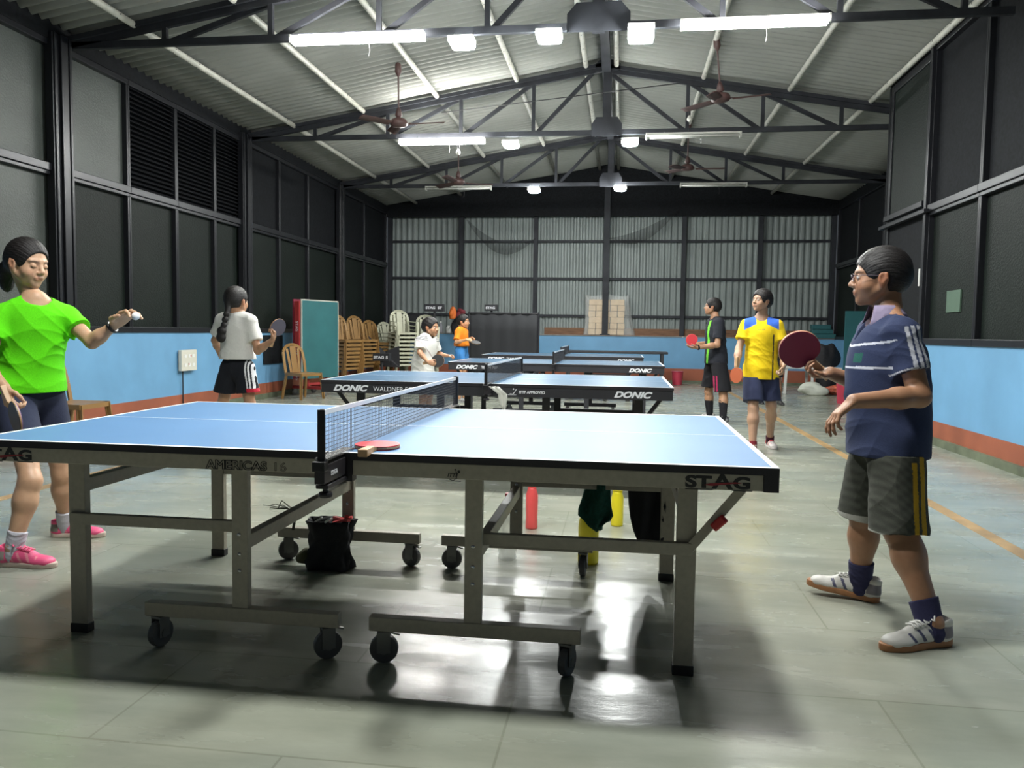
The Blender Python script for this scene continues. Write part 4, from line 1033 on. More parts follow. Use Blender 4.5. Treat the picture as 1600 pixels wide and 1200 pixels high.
def person(label,J,s=1.,build=1.,fl=(0,-1),hipf=None,headc=None,look=(0,-1,0),tilt=0,hs=.95,chub=1.,nw=1.,skin=(.42,.235,.15),
           hands=None,shirt=None,shorts=None,hair=None,shoes=None,sock=None,h=.0045,hemz=None,legs=True,lids=False,nm='person'):
    """J: world joints neck,pelvis,eL,wL,eR,wR,kL,aL,kR,aR ; fl chest facing ; s body scale"""
    root=thing(nm,label,'person',(J['pelvis'][0],J['pelvis'][1],0)); org=np.array([J['pelvis'][0],J['pelvis'][1],0.])
    up=V(0,0,1); fl=nrm((*fl,0)); hf=nrm((*hipf,0)) if hipf is not None else fl
    lv=np.cross(up,fl); hl=np.cross(up,hf)
    nk=np.array(J['neck'],float); pv=np.array(J['pelvis'],float); tu=nrm(nk-pv); TL=np.linalg.norm(nk-pv)
    Rt=frame(fl-fl@tu*tu,tu); Rh=frame(hf,up)
    sw=.158*s*math.sqrt(build); b=build
    sL=J.get('sL',nk-tu*.072*s+lv*sw); sR=J.get('sR',nk-tu*.072*s-lv*sw)
    hL=pv+hl*.085*s*b-up*.02*s; hR=pv-hl*.085*s*b-up*.02*s
    tor=[ell(pv+up*.01*s,V(.155*b,.105*b,.115)*s,Rh,k=.03),
         ell(pv+tu*TL*.32,V(.130*b,.095*b,.14)*s,Rt,k=.05),
         ell(pv+tu*TL*.68,V(.148*b,.100*b,.165)*s,Rt,k=.05),
         cap(sL*.9+sR*.1,sR*.9+sL*.1,.050*s,k=.04)]
    armr=(.046*b,.037*b,.026*b)
    def arm(sh,e,w): return [cap(sh,e,armr[0]*s,armr[1]*s,k=.03),cap(e,e+(w-e)*.35,armr[1]*s,.0385*b*s,k=.02),cap(e+(w-e)*.3,w,.037*b*s,armr[2]*s,k=.02)]
    add=list(tor)
    add+=[cap(nk-tu*.05*s,nk+tu*.03,.060*s,.048*s,k=.04)]
    hc=np.array(headc,float); Rk=frame(look,up+0*up)
    if tilt: 
        pass
    neckTop=hc+hs*(Rk.T@V(0,-.034,-.05))
    add+=[cap(nk-tu*.02,neckTop,.050*s*math.sqrt(b)*nw,.046*hs*nw,k=.03)]
    for q,sh in((1,sL),(-1,sR)): add.append(cap(nk+tu*.01*s+lv*q*.035*s,sh+tu*.012*s,.030*s,.042*s,k=.04))
    add+=arm(sL,J['eL'],J['wL'])+arm(sR,J['eR'],J['wR'])
    if legs:
        for hp,kn,an in((hL,J['kL'],J['aL']),(hR,J['kR'],J['aR'])):
            add+=[cap(hp,kn,.082*b*s,.052*b*s,k=.04),cap(kn,kn+(an-kn)*.3,.050*b*s,.055*b*s,k=.03),cap(kn+(an-kn)*.3,an,.054*b*s,.034*b*s,k=.03),
                  ell(kn+(an-kn)*.28-hf*.012*s,V(.043*b,.044*b,.10)*s,Rh,k=.03),cap(an,an-up*.03*s,.034*b*s,.034*s,k=.02)]
    for wk in('L','R'):
        if hands and wk in hands:
            H=hands[wk]; w=J['w'+wk]; add+=hand_prims(w,*H['d'],**H.get('k',{}),s=H.get('s',s))
    HP,HS,HE=head_prims(hc,Rk,hs,chub)
    n0=len(add); add=add+HP
    Vt,F=polygonise_body(add,HS,HE,h)
    sk=np.array(skin)
    def colf(p):
        c=np.tile(sk,(len(p),1)); q=((p-hc)@Rk.T)/hs; r,f,u=q.T; ar=np.abs(r)
        n1=.5+.5*np.sin(p@V(23,31,17)); c*= (.97+.06*n1)[:,None]
        hd=(np.abs(r)<.1)&(np.abs(f)<.13)&(u>-.12)&(u<.14)
        def mixc(m,cc,a=1.): 
            a=(m*a)[:,None]; c[:]=c*(1-a)+np.array(cc)*a
        lip=np.exp(-((r/.021)**4+((u+.055)/.0085)**4))*(f>.075)*hd; mixc(lip,sk*np.array([1.0,.62,.62]),.8)
        line=np.exp(-((r/.021)**6+((u+.0545)/.0016)**2))*(f>.07)*hd; mixc(line,sk*.35,.8)
        brow=np.exp(-(((ar-.032)/.019)**4+((u-.0245+.25*(ar-.032)**2*20)/.0042)**4))*(f>.045)*hd; mixc(brow,(.02,.014,.01),.85)
        ck=np.exp(-(((ar-.042)/.02)**2+((u+.03)/.022)**2))*(f>.03)*hd; mixc(ck,sk*np.array([1.1,.88,.85]),.5)
        nos=np.exp(-(((ar-.006)/.0035)**2+((u+.032)/.003)**2))*(f>.09)*hd; mixc(nos,sk*.3,.7)
        if lids:
            lash=np.exp(-(((ar-.031)/.015)**6+((u+.004+.0*ar)/.0022)**2))*(f>.06)*hd; mixc(lash,(.02,.012,.01),.9)
        else:
            eye=((ar-.031)/.0125)**2+((u-.004)/.0055)**2; ins=(eye<1)&(f>.06)&hd; c[ins]=(.62,.58,.55)
            ir=(np.hypot(ar-.031,u-.004)<.0055)&ins; c[ir]=(.025,.014,.01)
            lash=np.exp(-(((ar-.031)/.0145)**6+((u-.0098+12*(ar-.031)**2)/.0018)**2))*(f>.055)*hd; mixc(lash,(.02,.012,.01),.9)
        ear=(ar>.078)&hd; c[ear]*=np.array([1.05,.85,.8])
        return np.clip(c,0,1)
    body=mesh_np('body',Vt,F,M_skin,root,colf,org)
    # shirt
    out=dict(root=root,hc=hc,Rk=Rk,hs=hs,sL=sL,sR=sR,tu=tu,nk=nk,pv=pv,Rt=Rt,lv=lv,fl=fl,org=org,hL=hL,hR=hR)
    if shirt:
        g=shirt.get('g',.014); A=[]
        hem=shirt['hem'] # z of the hem
        for q in tor:
            if q.t=='e': A.append(ell(q.c,q.rad+g*1.15,q.R,k=.04))
            else: A.append(cap(q.a,q.b,q.r1+g,q.r2+g,k=.04))
        A.append(ell(pv+up*(.03*s),V(.165*b,.118*b,.12)*s+g*.9,Rh,k=.04))
        hb=pv*1.; hb[2]=hem-.05; A.append(cap(pv+up*.06*s,hb,.115*s*b+g*.5,.12*s*b+g,k=.07))
        A.append(ell((pv+V(0,0,hem-pv[2]))*1.,V(.165*b,.12*b,.09)*s+g,Rh,k=.05))
        A.append(ell(pv+tu*TL*.42,V(.140*b,.112*b*shirt.get('belly',1),.30)*s+g,Rt,k=.06))
        for q,sh in((1,sL),(-1,sR)): A.append(cap(nk-tu*.010*s+lv*q*.045*s,sh+tu*.012*s,.028*s+g*.6,.042*s+g*.6,k=.04))
        sl=shirt.get('sleeve',(.62,.62))
        for sh,e,t,nmx in((sL,J['eL'],sl[0],'L'),(sR,J['eR'],sl[1],'R')):
            en=sh+(e-sh)*t; dn=nrm(e-sh); A.append(cap(sh,en+dn*.05,armr[0]*s+g*1.0,armr[1]*s+g*shirt.get('flare',1.9),k=.03,cut=[(en,dn)]))
        nr=shirt.get('neck',.062)*s
        S=[cap(nk-tu*.012*s+fl*.012*s,nk+tu*.14*s+fl*.03,nr,nr*1.15,k=.008)]
        if 'vee' in shirt: S.append(cap(nk+fl*.06*s,nk-tu*shirt['vee']*s+fl*.13*s,.05*s,.006,k=.006))
        cuts=[(V(0,0,hem),-up)]
        Vt,F=polygonise(A,h*shirt.get('hq',1.),S,cuts,wrinkle(shirt.get('amp',.006),[((0.2,.1,1),.10),((.6,.2,1),.075),((-.5,.3,.8),.13),((1,0,.3),.16)],len(label)))
        mesh_np('shirt',Vt,F,M_cloth,root,lambda p:np.array(shirt['col'](p,out)),org)
    if shorts:
        g=shorts.get('g',.022); A=[ell(pv+up*.01*s,V(.155*b,.108*b,.115)*s+.012,Rh,k=.03)]
        for hp,kn,hz in((hL,J['kL'],shorts['hem'][0]),(hR,J['kR'],shorts['hem'][1])):
            dn=nrm(kn-hp); t=(hz-hp[2])/dn[2]; en=hp+dn*t; A.append(cap(hp,en+dn*.08,.088*b*s+g*.6,.066*b*s+g*1.5,k=.035,cut=[(en,nrm(dn+V(0,0,-1.2)))]))
        Vt,F=polygonise(A,h*shorts.get('hq',1.),(),[(V(0,0,shirt['hem']+.02) if shirt else pv+up*.1,up)],wrinkle(.006,[((.3,.1,1),.12),((1,.2,.3),.10),((-.8,.5,.5),.09)],len(label)+3))
        mesh_np('shorts',Vt,F,M_cloth,root,lambda p:np.array(shorts['col'](p,out)),org)
    if hair:
        T=lambda r,f,u: hc+hs*(Rk.T@V(r,f,u))
        th=hair.get('th',.011)
        A=[ell(T(0,-.014,.034),V(.074+th,.094+th,.086+th)*hs,Rk,k=.02),ell(T(0,-.048,.0),V(.062+th*.5,.056+th,.058)*hs,Rk,k=.03)]
        A+= [q for q in hair.get('extra',lambda T:[])(T)]
        fy=hair.get('line',.062)
        S=[ell(T(0,.100,-.028),V(.092,.070,fy+.028)*hs,Rk,k=.008),   # face opening
           ell(T(.09,.0,-.035),V(.03,.045,.052)*hs,Rk,k=.008),ell(T(-.09,.0,-.035),V(.03,.045,.052)*hs,Rk,k=.008),
           ell(T(0,.02,-.09),V(.09,.055,.075)*hs,Rk,k=.012)]
        sd=len(label)
        def hn(p):
            q=((p-hc)@Rk.T)/hs; a=np.arctan2(q[:,0],q[:,2]+.02)
            return .0004*np.sin(a*38+5*np.sin(q[:,1]*22+sd))+.0005*np.sin(a*73+q[:,1]*60)+hair.get('mess',.0)*np.sin(p@V(90,70,110))
        Vt,F=polygonise(A,h*.8,S,(),hn)
        ho=mesh_np('hair',Vt,F,M_hair,root,None,org)
    if sock:
        for wk,an,kn in(('L',J['aL'],J['kL']),('R',J['aR'],J['kR'])):
            if wk not in sock: continue
            hh,cc=sock[wk]; d=nrm(kn-an); st_=an+d*hh
            Vt,F=polygonise([cap(an-up*.035,st_+d*.03,.044*s*b,.044*s*b+.10*hh*b,k=.01,cut=[(st_,d)])],h,(),(),wrinkle(.003,[((0,0,1),.02),((0.2,0,1),.035)],3))
            mesh_np('sock',Vt,F,M_cloth,root,lambda p:np.tile(np.array(cc),(len(p),1)),org)
    if shoes:
        for wk in shoes:
            q=shoes[wk]; so=shoe(root,J['a'+wk],q['d'],q.get('s',s),q['c'],pitch=q.get('pitch',0),h=h,org=org)
    return out
def polygonise_body(add,HS,HE,h):
    # the face hollows are cut first, then the eyeballs are laid back in
    class _S: pass
    old=field
    def f2(p,a,sub=(),cuts=(),noise=None,cull=None):
        d=old(p,a,sub,cuts,noise,cull)
        for q in HE:
            if cull is not None and np.linalg.norm(q.c-cull[0])-q.br>cull[1]+.05: continue
            d=smin(d,q.d(p),q.k)
        return d
    globals()['field']=f2
    try: r=polygonise(add,h,HS)
    finally: globals()['field']=old
    return r
# ================= THE PLAYERS =================
def const(c): return lambda p,o: np.tile(np.array(c,float),(len(p),1))
def ank(u,v,y,z=.085):
    q=W(u,v,y); q[2]=z; return q
def segd(p,a,b):
    ab=b-a; t=((p-a)@ab)/(ab@ab); return t,p-(a+np.clip(t,0,1)[:,None]*ab)
SK=(.40,.215,.125); SK2=(.33,.17,.095)
# ---- boy in navy polo, right foreground ----
NAVY=V(.028,.038,.085)
def navy_col(p,o):
    c=np.tile(NAVY,(len(p),1)); W_=V(.55,.56,.62)
    # three white stripes down each sleeve
    for sh,e in((o['sL'],J1['eL']),(o['sR'],J1['eR'])):
        t,d=segd(p,sh,e); near=(np.linalg.norm(d,axis=1)<.085)&(t>-.05)&(t<.61)&(((p-sh)@nrm(sh-(o['sL']+o['sR'])/2))>-.02)
        x=d@V(1,0,0)-.004
        for k in(-1,0,1): c[near&(np.abs(x-k*.023-.012)<.0072)]=W_*.75
        c[near&(t>.585)&(x<.0)]=W_*.8
    # chest piping in front and emblem
    q=(p-o['nk']); f=q@o['fl']; u=q@o['tu']
    arm=np.zeros(len(p),bool)
    for sh,e in((o['sL'],J1['eL']),(o['sR'],J1['eR'])):
        t,d=segd(p,sh,e); arm|=(np.linalg.norm(d,axis=1)<.066)&(t>.12)
    lat=np.abs(q@o['lv'])
    for z0 in(-.115,-.20): c[(np.abs(u-z0-.10*(.0+lat)*(1 if z0>-.15 else 0))<.0045)&(f>.02)&~arm]=W_
    c[(f>.03)&(np.abs(u+.16)<.018)&(np.abs(q@o['lv']-.065)<.022)&~arm]=(.02,.10,.08)
    # collar stand
    cl=(np.linalg.norm(q-(q@o['tu'])[:,None]*o['tu']-o['fl']*.012,axis=1)<.072)&(u>-.035)
    c[cl]=(.42,.38,.48)
    return c
M_collar=mat('lilac_collar_cloth',(.22,.18,.27),.85)
def short_grey(p,o):
    c=np.tile(V(.052,.055,.045),(len(p),1)); n=.5+.5*np.sin(p@V(130,70,20))*np.sin(p@V(40,20,160)); c*=(.75+.5*n)[:,None]
    hl=o['hL']; t,d=segd(p,hl,J1['kL']); x=d@V(1,0,0)
    side=(p-hl)@V(0,-1,0)>.01
    c[side&(np.abs(x-.035)<.010)&(p[:,2]<.68)]=(.45,.27,.02); c[side&(np.abs(x-.068)<.011)&(p[:,2]<.70)]=(.45,.27,.02)
    c[(p[:,2]<SH1+.010)]=(.33,.33,.30)
    return c
J1=dict(neck=W(1387,495,.18),pelvis=W(1386,690,.18),eL=W(1437,620,-.04),wL=W(1334,627,-.16),eR=W(1362,606,.42),wR=W(1297,583,.30),
        kL=W(1404,828,.03),aL=ank(1458,962,-.10),kR=W(1350,808,.36),aR=ank(1344,905,.40))
SH1=W(1395,830,.05)[2]
b1=person('boy in navy polo and grey shorts, wearing glasses, holding a red bat',J1,s=.93,build=1.13,fl=(-1,-.05),headc=W(1374,436,.20),look=(-1,.16,.0),hs=1.05,chub=1.1,skin=SK2,h=.0036,
  hands=dict(L=dict(d=(V(-.75,-.1,-.62),V(-.6,0,.8),V(.3,.8,-.3),(.35,.45,.5,.6)),s=.92),R=dict(d=(V(-1,-.15,-.05),V(0,.35,-1),V(0,-1,.2),(.9,1.0,1.1,1.1)),s=.92)),
  shirt=dict(hem=W(1386,714,.1)[2],sleeve=(.63,.60),col=navy_col,g=.017,flare=1.7,neck=.058,vee=.10,belly=1.25),
  shorts=dict(hem=(SH1,W(1350,806,.35)[2]),col=short_grey,g=.028,top=.10),
  hair=dict(th=.009,line=.060,mess=.0006),
  sock=dict(L=(.09,(.035,.035,.085)),R=(.09,(.035,.035,.085))),
  shoes=dict(L=dict(d=(-1,-.42,0),s=1.07,c=((.38,.17,.07),(.62,.60,.56),(.07,.07,.13),(.7,.69,.66),(.20,.18,.20))),R=dict(d=(-.97,.30,0),s=1.05,pitch=.13,c=((.38,.17,.07),(.62,.60,.56),(.07,.07,.13),(.7,.69,.66),(.20,.18,.20)))))
# collar leaves
cl=MB(); nk=b1['nk']; tu=b1['tu']; fl=b1['fl']; lv=b1['lv']
n=24; P=np.zeros((n,4,3))
for i in range(n):
    a=(-1+2*i/(n-1))*2.55; dr=-math.cos(a)*fl*1.0+math.sin(a)*lv   # open at the front
    for j in range(4):
        t=j/3; r=.058+.030*t; P[i,j]=nk+dr*r*V(1,1,1)+fl*.014+tu*(.044-.044*t-(.04 if abs(a)>2 else 0)*t)-b1['org']
cl.grid(P); cl.build('collar',M_collar,b1['root'],smooth=True,solid=.004)
# glasses
def glasses(o):
    hc,R,hs=o['hc'],o['Rk'],o['hs']; T=lambda r,f,u: hc+hs*(R.T@V(r,f,u))-o['org']
    g=MB()
    for q in(-1,1):
        pts=[T(q*.033+.021*math.cos(a),.099-.004*abs(math.cos(a)),.004+.0145*math.sin(a)) for a in np.linspace(0,2*math.pi,17)]
        g.tube(pts,.0013,5,False)
        g.tube([T(q*.054,.096,.010),T(q*.068,.07,.011),T(q*.079,.0,.008),T(q*.079,-.015,-.004)],.0014,5)
    g.tube([T(-.012,.099,.008),T(0,.101,.010),T(.012,.099,.008)],.0013,5)
    g.build('glasses',mat('dark_spectacle_frame',(.05,.03,.05),.3),o['root'])
glasses(b1)
bat('maroon bat held up by the boy in navy',W(1249,546,.27),W(1289,584,.33)-W(1249,546,.27),(-.15,-1,-.22),M_rubM,M_rubR,scale=1.12)
# ---- girl in green, left foreground ----
J2=dict(neck=W(56,476,.44),pelvis=W(44,604,.46),eL=W(144,534,.50),wL=W(178,509,.50),eR=W(-26,572,.20),wR=W(8,606,.16),
        kL=W(97,742,.62),aL=ank(102,806,.70),kR=W(48,752,.24),aR=ank(20,852,.17))
def green_col(p,o):
    c=np.tile(V(.11,.66,.006),(len(p),1)); q=p-o['nk']
    u=q@o['tu']; rr=np.linalg.norm(q-u[:,None]*o['tu']-o['fl']*.012,axis=1); c[(rr<.071)&(u>-.06)]=(.08,.50,.005)
    return c
HG=W(44,660,.45)[2]
b2=person('girl in bright green t-shirt tossing a ball at the left end of near table',J2,s=.95,build=.96,fl=(.62,-.62),hipf=(.85,-.4),headc=W(43,413,.44),look=(1,-.20,-.20),hs=1.06,nw=.86,skin=(.50,.30,.185),h=.0036,lids=True,
  hands=dict(L=dict(d=(V(.80,-.1,.62),V(-.6,.35,.7),V(.1,-1,-.3),(.6,.5,.5,.5)),s=1.12),R=dict(d=(V(.35,-.1,-.9),V(-.3,-.9,0),V(1,0,.3),(.9,1.,1.,1.)),s=.92)),
  shirt=dict(hem=W(44,612,.45)[2],sleeve=(.50,.50),col=green_col,g=.020,flare=1.8,neck=.066,amp=.008),
  shorts=dict(hem=(HG-.06,HG-.06),col=const((.028,.034,.065)),g=.022,top=.09),
  hair=dict(th=.009,line=.074,extra=lambda T:[ell(T(0,-.115,-.045),V(.045,.045,.05),k=.03),ell(T(0,-.12,-.10),V(.035,.035,.06),k=.03)]),
  sock=dict(L=(.07,(.50,.50,.55)),R=(.085,(.55,.54,.60))),
  shoes=dict(R=dict(d=(1,.05,0),s=1.03,c=((.62,.50,.42),(.80,.10,.24),(.85,.28,.34),(.85,.14,.28),(.35,.30,.27))),L=dict(d=(1,.18,0),s=1.0,c=((.62,.50,.42),(.80,.10,.24),(.85,.28,.34),(.85,.14,.28),(.20,.18,.15)))))
m=MB(); w0=J2['wL']; d=nrm(J2['wL']-J2['eL']); m.lathe([(.031,-.007),(.034,-.005),(.034,.005),(.031,.007)],w0-d*.012-b2['org'],20,d)
m.build('wristband',M_black,b2['root'])
b_=bpy.data.objects.new('x',None) ; bpy.data.objects.remove(b_)
o=MB().lathe([(.0005,-.02),(.010,-.0173),(.0173,-.01),(.02,0),(.0173,.01),(.010,.0173),(.0005,.02)],n=24).build('table_tennis_ball',M_white,smooth=True,loc=tuple(W(212,494,.45))); tag(o,'white ball tossed from the fingers of the girl in green','ball')
bat('black faced bat held low by the girl in green',W(24,652,.10),W(6,610,.14)-W(24,652,.10),(-.55,-.75,-.1),M_rubK,mat('lilac_rubber',(.35,.22,.38),.5))
# ---- girl in white from behind ----
y=3.2
J3=dict(neck=W(369,490,y),pelvis=W(371,575,y),eL=W(336,532,3.32),wL=W(345,556,3.52),eR=W(403,548,3.16),wR=W(425,532,3.1),
        kL=W(348,632,3.25),aL=ank(347,690,3.2),kR=W(391,632,3.2),aR=ank(393,692,3.12))
def g3s(p,o):
    c=np.tile(V(.012,.013,.018),(len(p),1)); t,d=segd(p,o['hR'],J3['kR']); x=d@V(1,0,0); back=(p-o['hR'])@V(.5,-.85,0)>.0
    for k in range(3): c[back&(np.abs(x-.040-k*.021)<.0058)&(p[:,2]>H3+.045)]=(.6,.6,.62)
    c[back&(x>.03)&(p[:,2]<=H3+.045)]=(.45,.02,.04)
    return c
H3=W(390,614,y)[2]
b3=person('girl in white t-shirt seen from behind with a long black braid',J3,s=.88,build=.95,fl=(.1,1),headc=W(370,471,y),look=(.3,1,0),hs=1.02,skin=SK,h=.006,
  hands=dict(R=dict(d=(V(.3,.1,.95),V(.9,.3,0),V(-.6,-.6,0),(1.2,1.2,1.2,1.2)),s=.85),L=dict(d=(V(.3,.8,0),V(0,0,1),V(1,0,0),(.5,)*4),s=.85)),
  shirt=dict(hem=W(370,561,y)[2],sleeve=(.68,.68),col=const((.62,.61,.58)),g=.020,flare=2.,neck=.058,amp=.007),
  shorts=dict(hem=(H3,H3),col=g3s,g=.032,top=.13,hq=.6),
  hair=dict(th=.012,line=.07,extra=lambda T:[cap(T(.0,-.10,-.03),T(.02,-.125,-.085),.030,.022,k=.02),ell(T(.02,-.14,-.11),V(.026,.024,.028),k=.008),ell(T(.02,-.155,-.155),V(.026,.022,.028),k=.008),ell(T(.015,-.165,-.20),V(.024,.02,.028),k=.008),ell(T(.0,-.175,-.25),V(.040,.03,.04),k=.015),ell(T(-.005,-.175,-.30),V(.042,.028,.045),k=.01)]),
  shoes=dict(R=dict(d=(.1,1,0),c=((.5,.5,.5),(.3,.3,.32),(.1,.1,.1),(.4,.4,.4))),L=dict(d=(-.1,1,0),c=((.5,.5,.5),(.3,.3,.32),(.1,.1,.1),(.4,.4,.4)))))
bat('bat with maroon edge raised in right hand of the girl in white',W(434,512,3.13),W(426,532,3.13)-W(434,512,3.13),(.90,-.42,.1),mat('grey_bat_rubber',(.12,.10,.12),.35),M_rubM)
# ---- boy in white ----
y=5.9
J4=dict(neck=W(668,527,y),pelvis=W(661,571,y),eL=W(684,553,6.05),wL=W(699,556,6.0),eR=W(656,551,5.72),wR=W(669,566,5.62),
        kL=W(672,602,6.05),aL=ank(668,632,6.1),kR=W(665,604,5.75),aR=ank(652,640,5.7))
def w4(p,o):
    c=np.tile(V(.60,.60,.57),(len(p),1)); q=p-o['nk']; u=q@o['tu']; l=q@o['lv']
    for k in range(3): c[(np.abs(u+.028-.017*k)<.004)&(np.abs(l)>.07)]=(.03,.03,.04)
    s_=np.abs(((l*.7+u*.7)+.16))<.006; c[s_&((q@o['fl'])>0)]=(.35,.3,.3)
    return c
b4=person('small boy in white jersey playing a shot at the left of third table',J4,s=.76,build=1.0,fl=(.85,-.5),headc=W(673,512,y),look=(1,-.30,-.05),hs=.98,skin=SK,h=.006,
  hands=dict(R=dict(d=(V(.9,-.2,-.2),V(-.2,-.9,.2),V(0,0,1),(1.2,)*4),s=.75),L=dict(d=(V(1,0,.1),V(0,0,1),V(0,-1,0),(1.2,)*4),s=.75)),
  shirt=dict(hem=W(661,579,y)[2]-.03,sleeve=(.75,.75),col=w4,g=.024,flare=2.,hq=.7,neck=.055,vee=.09),
  shorts=dict(hem=(.42,.42),col=const((.55,.55,.54)),g=.03,top=.08),
  hair=dict(th=.012,line=.066,mess=.001),shoes=dict(R=dict(d=(1,0,0),c=((.5,.5,.5),(.4,.4,.4),(.1,.1,.1),(.4,.4,.4))),L=dict(d=(1,.2,0),c=((.5,.5,.5),(.4,.4,.4),(.1,.1,.1),(.4,.4,.4)))))
bat('black bat held low by the boy in white',W(684,564,5.66),W(671,566,5.66)-W(684,564,5.66),(-.1,-1,.25),M_rubK,M_rubR)
# ---- boy in orange ----
y=9.4
J5=dict(neck=W(721,514,y),pelvis=W(721,546,y),eL=W(727,533,9.55),wL=W(734,529,9.45),eR=W(713,535,9.2),wR=W(729,531,9.15),
        kL=W(725,574,9.5),aL=ank(725,596,9.5),kR=W(719,574,9.3),aR=ank(718,598,9.3))
b5=person('small boy in orange shirt and blue shorts before the black barrier',J5,s=.74,build=.95,fl=(1,-.3),headc=W(724,503,y),look=(1,-.2,0),hs=.98,skin=(.5,.26,.14),h=.008,
  hands=dict(R=dict(d=(V(1,0,0),V(0,-.7,.7),V(0,0,1),(1.,)*4),s=.75),L=dict(d=(V(1,0,0),V(0,.7,.7),V(0,-1,0),(.9,)*4),s=.75)),
  shirt=dict(hem=W(721,541,y)[2],sleeve=(.8,.8),col=const((.72,.20,.015)),g=.02,flare=1.8),
  shorts=dict(hem=(W(721,562,y)[2],)*2,col=const((.05,.20,.48)),g=.035,top=.12),
  hair=dict(th=.013,line=.066),shoes=dict(R=dict(d=(1,0,0),c=((.5,.5,.5),(.3,.3,.3),(.1,.1,.1),(.4,.4,.4))),L=dict(d=(1,.2,0),c=((.5,.5,.5),(.3,.3,.3),(.1,.1,.1),(.4,.4,.4)))))
bat('dark bat held flat by the boy in orange',W(743,535,9.1),W(733,532,9.12)-W(743,535,9.1),(.1,-.3,1),M_rubK,M_rubK)
# ---- boy in yellow ----
y=5.0
J6=dict(neck=W(1190,499,y),pelvis=W(1189,580,y),eR=W(1154,546,4.95),wR=W(1151,573,4.8),eL=W(1222,546,4.95),wL=W(1225,571,4.8),
        kR=W(1177,638,4.75),aR=ank(1176,694,4.65),kL=W(1205,634,4.95),aL=ank(1203,686,5.25))
def y6(p,o):
    c=np.tile(V(.80,.56,.012),(len(p),1)); q=p-o['nk']; u=q@o['tu']; l=q@o['lv']
    c[(u>-.05-.5*(np.abs(l)-.055))&(np.abs(l)>.05)&(np.abs(l)<.165)]=(.04,.12,.50)
    c[(np.abs(l-.118)<.006)&(u<-.15)&((q@o['fl'])>0)]=(.03,.03,.03)
    rr=np.linalg.norm(q-u[:,None]*o['tu']-o['fl']*.012,axis=1); c[(rr<.068)&(u>-.07)]=(.03,.04,.10)
    c[(np.abs(u+.105)<.004)&(np.abs(l)<.035)&(np.sin(l*900)>-.3)&((q@o['fl'])>0)]=(.05,.05,.1)
    return c
b6=person('boy in yellow shirt with blue shoulders walking towards the near table',J6,s=.95,build=.97,fl=(-.15,-1),headc=W(1190,471,y),look=(-.80,-.58,.12),hs=1.0,skin=(.40,.235,.15),h=.005,
  hands=dict(R=dict(d=(V(0,-.1,-1),V(-.9,0,0),V(0,-1,0),(.8,)*4),s=.92),L=dict(d=(V(-.2,-.3,-.9),V(.9,-.2,0),V(0,-1,0),(1.1,)*4),s=.92)),
  shirt=dict(hem=W(1189,592,y)[2],sleeve=(.62,.62),col=y6,g=.022,flare=2.1,neck=.062),
  shorts=dict(hem=(W(1205,626,y)[2],)*2,col=const((.022,.028,.065)),g=.026,top=.09),
  hair=dict(th=.015,line=.062,mess=.0015),sock=dict(L=(.05,(.05,.01,.02)),R=(.05,(.2,.02,.03))),
  shoes=dict(R=dict(d=(-.1,-1,0),c=((.55,.5,.48),(.50,.04,.05),(.62,.6,.58),(.6,.58,.55))),L=dict(d=(.08,-1,0),c=((.55,.5,.48),(.60,.55,.53),(.55,.03,.05),(.55,.04,.06)))))
bat('orange-brown bat hanging from the hand of the boy in yellow',W(1151,586,4.72),(.0,.1,1),(-.75,-.65,0),M_rubO,M_rubR)
# ---- boy in black ----
y=7.6
J7=dict(neck=W(1117,497,y),pelvis=W(1119,560,y),eL=W(1121,539,7.38),wL=W(1090,543,7.30),eR=W(1113,537,7.85),wR=W(1089,537,7.75),
        kL=W(1130,616,7.4),aL=ank(1130,660,7.35),kR=W(1107,612,7.75),aR=ank(1109,652,7.8))
def k7(p,o):
    c=np.tile(V(.022,.024,.032),(len(p),1)); q=p-o['nk']; u=q@o['tu']; l=q@o['lv']
    c[(np.abs(l-.06-.1*np.abs(u+.2)*0)<.020)&((q@o['fl'])>.01)&(u<-.03)]=(.18,.62,.05)
    return c
def s7(p,o):
    c=np.tile(V(.014,.014,.017),(len(p),1)); t,d=segd(p,o['hL'],J7['kL']); x=d@V(1,0,0)
    for k in range(2): c[((p-o['hL'])@V(0,-1,0)>0)&(np.abs(x+.045+.03*k+.04*t)<.008)&(p[:,2]<.62)]=(.35,.02,.08)
    return c
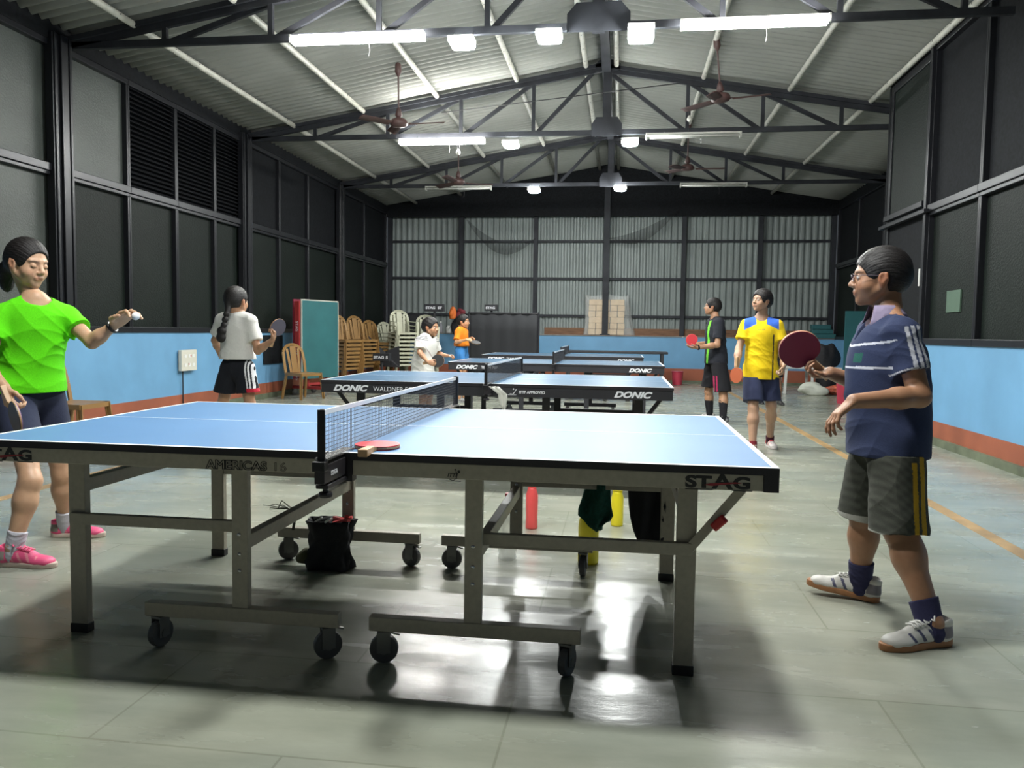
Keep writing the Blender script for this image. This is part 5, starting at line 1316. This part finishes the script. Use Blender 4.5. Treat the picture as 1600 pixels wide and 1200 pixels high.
b7=person('boy in black shirt with lime stripe and glasses holding a red bat forward',J7,s=.95,build=1.02,fl=(-1,-.25),headc=W(1113,480,y),look=(-1,.12,.08),hs=1.0,skin=SK,h=.006,
  hands=dict(L=dict(d=(V(-1,0,0),V(0,-.3,-1),V(0,-1,.3),(.35,)*4),s=.9),R=dict(d=(V(-1,0,.1),V(0,1,0),V(0,0,1),(1.1,)*4),s=.9)),
  shirt=dict(hem=W(1119,574,y)[2]+.05,sleeve=(.75,.75),col=k7,g=.020,flare=1.8),
  shorts=dict(hem=(W(1130,611,y)[2],W(1130,606,y)[2]),col=s7,g=.034,top=.1),
  hair=dict(th=.013,line=.06),sock=dict(L=(.22,(.018,.018,.022)),R=(.20,(.018,.018,.022))),
  shoes=dict(R=dict(d=(-1,.1,0),c=((.5,.48,.45),(.5,.48,.45),(.2,.2,.2),(.5,.5,.5))),L=dict(d=(-1,-.1,0),c=((.3,.3,.3),(.05,.05,.06),(.2,.2,.2),(.3,.3,.3)))))
glasses(b7)
m=MB(); d=nrm(J7['wL']-J7['eL']); m.lathe([(.031,-.012),(.035,-.008),(.035,.008),(.031,.012)],J7['wL']-d*.01-b7['org'],16,d); m.build('wristwatch',M_black,b7['root'])
bat('bright red bat held in both hands by the boy in black',W(1081,531,7.35),W(1093,539,7.37)-W(1081,531,7.35),(-.25,-1,.15),M_rubR,M_rubK)
# ---- child mostly hidden behind the boy in yellow ----
y=10.5
J8=dict(neck=W(1208,528,y),pelvis=W(1208,572,y),eL=W(1219,551,y),wL=W(1220,568,10.4),eR=W(1197,551,y),wR=W(1196,568,10.4),kL=W(1217,600,y),aL=ank(1218,624,10.5),kR=W(1192,600,y),aR=ank(1189,624,10.6))
person('person almost hidden behind the boy in yellow, dark shoes showing',J8,s=.84,build=.95,fl=(0,-1),headc=W(1208,512,y),look=(0,-1,0),hs=.98,skin=SK2,h=.009,
  hands=dict(L=dict(d=(V(0,0,-1),V(1,0,0),V(0,-1,0),(.3,)*4),s=.8),R=dict(d=(V(0,0,-1),V(-1,0,0),V(0,-1,0),(.3,)*4),s=.8)),
  shirt=dict(hem=W(1208,580,y)[2],sleeve=(.6,.6),col=const((.03,.03,.035)),g=.02),shorts=dict(hem=(.46,.46),col=const((.03,.03,.035)),g=.02),
  hair=dict(th=.012,line=.066),shoes=dict(R=dict(d=(0,-1,0),c=((.05,.05,.05),(.03,.03,.03),(.1,.1,.1),(.1,.1,.1))),L=dict(d=(.2,-1,0),c=((.05,.05,.05),(.03,.03,.03),(.1,.1,.1),(.1,.1,.1)))))
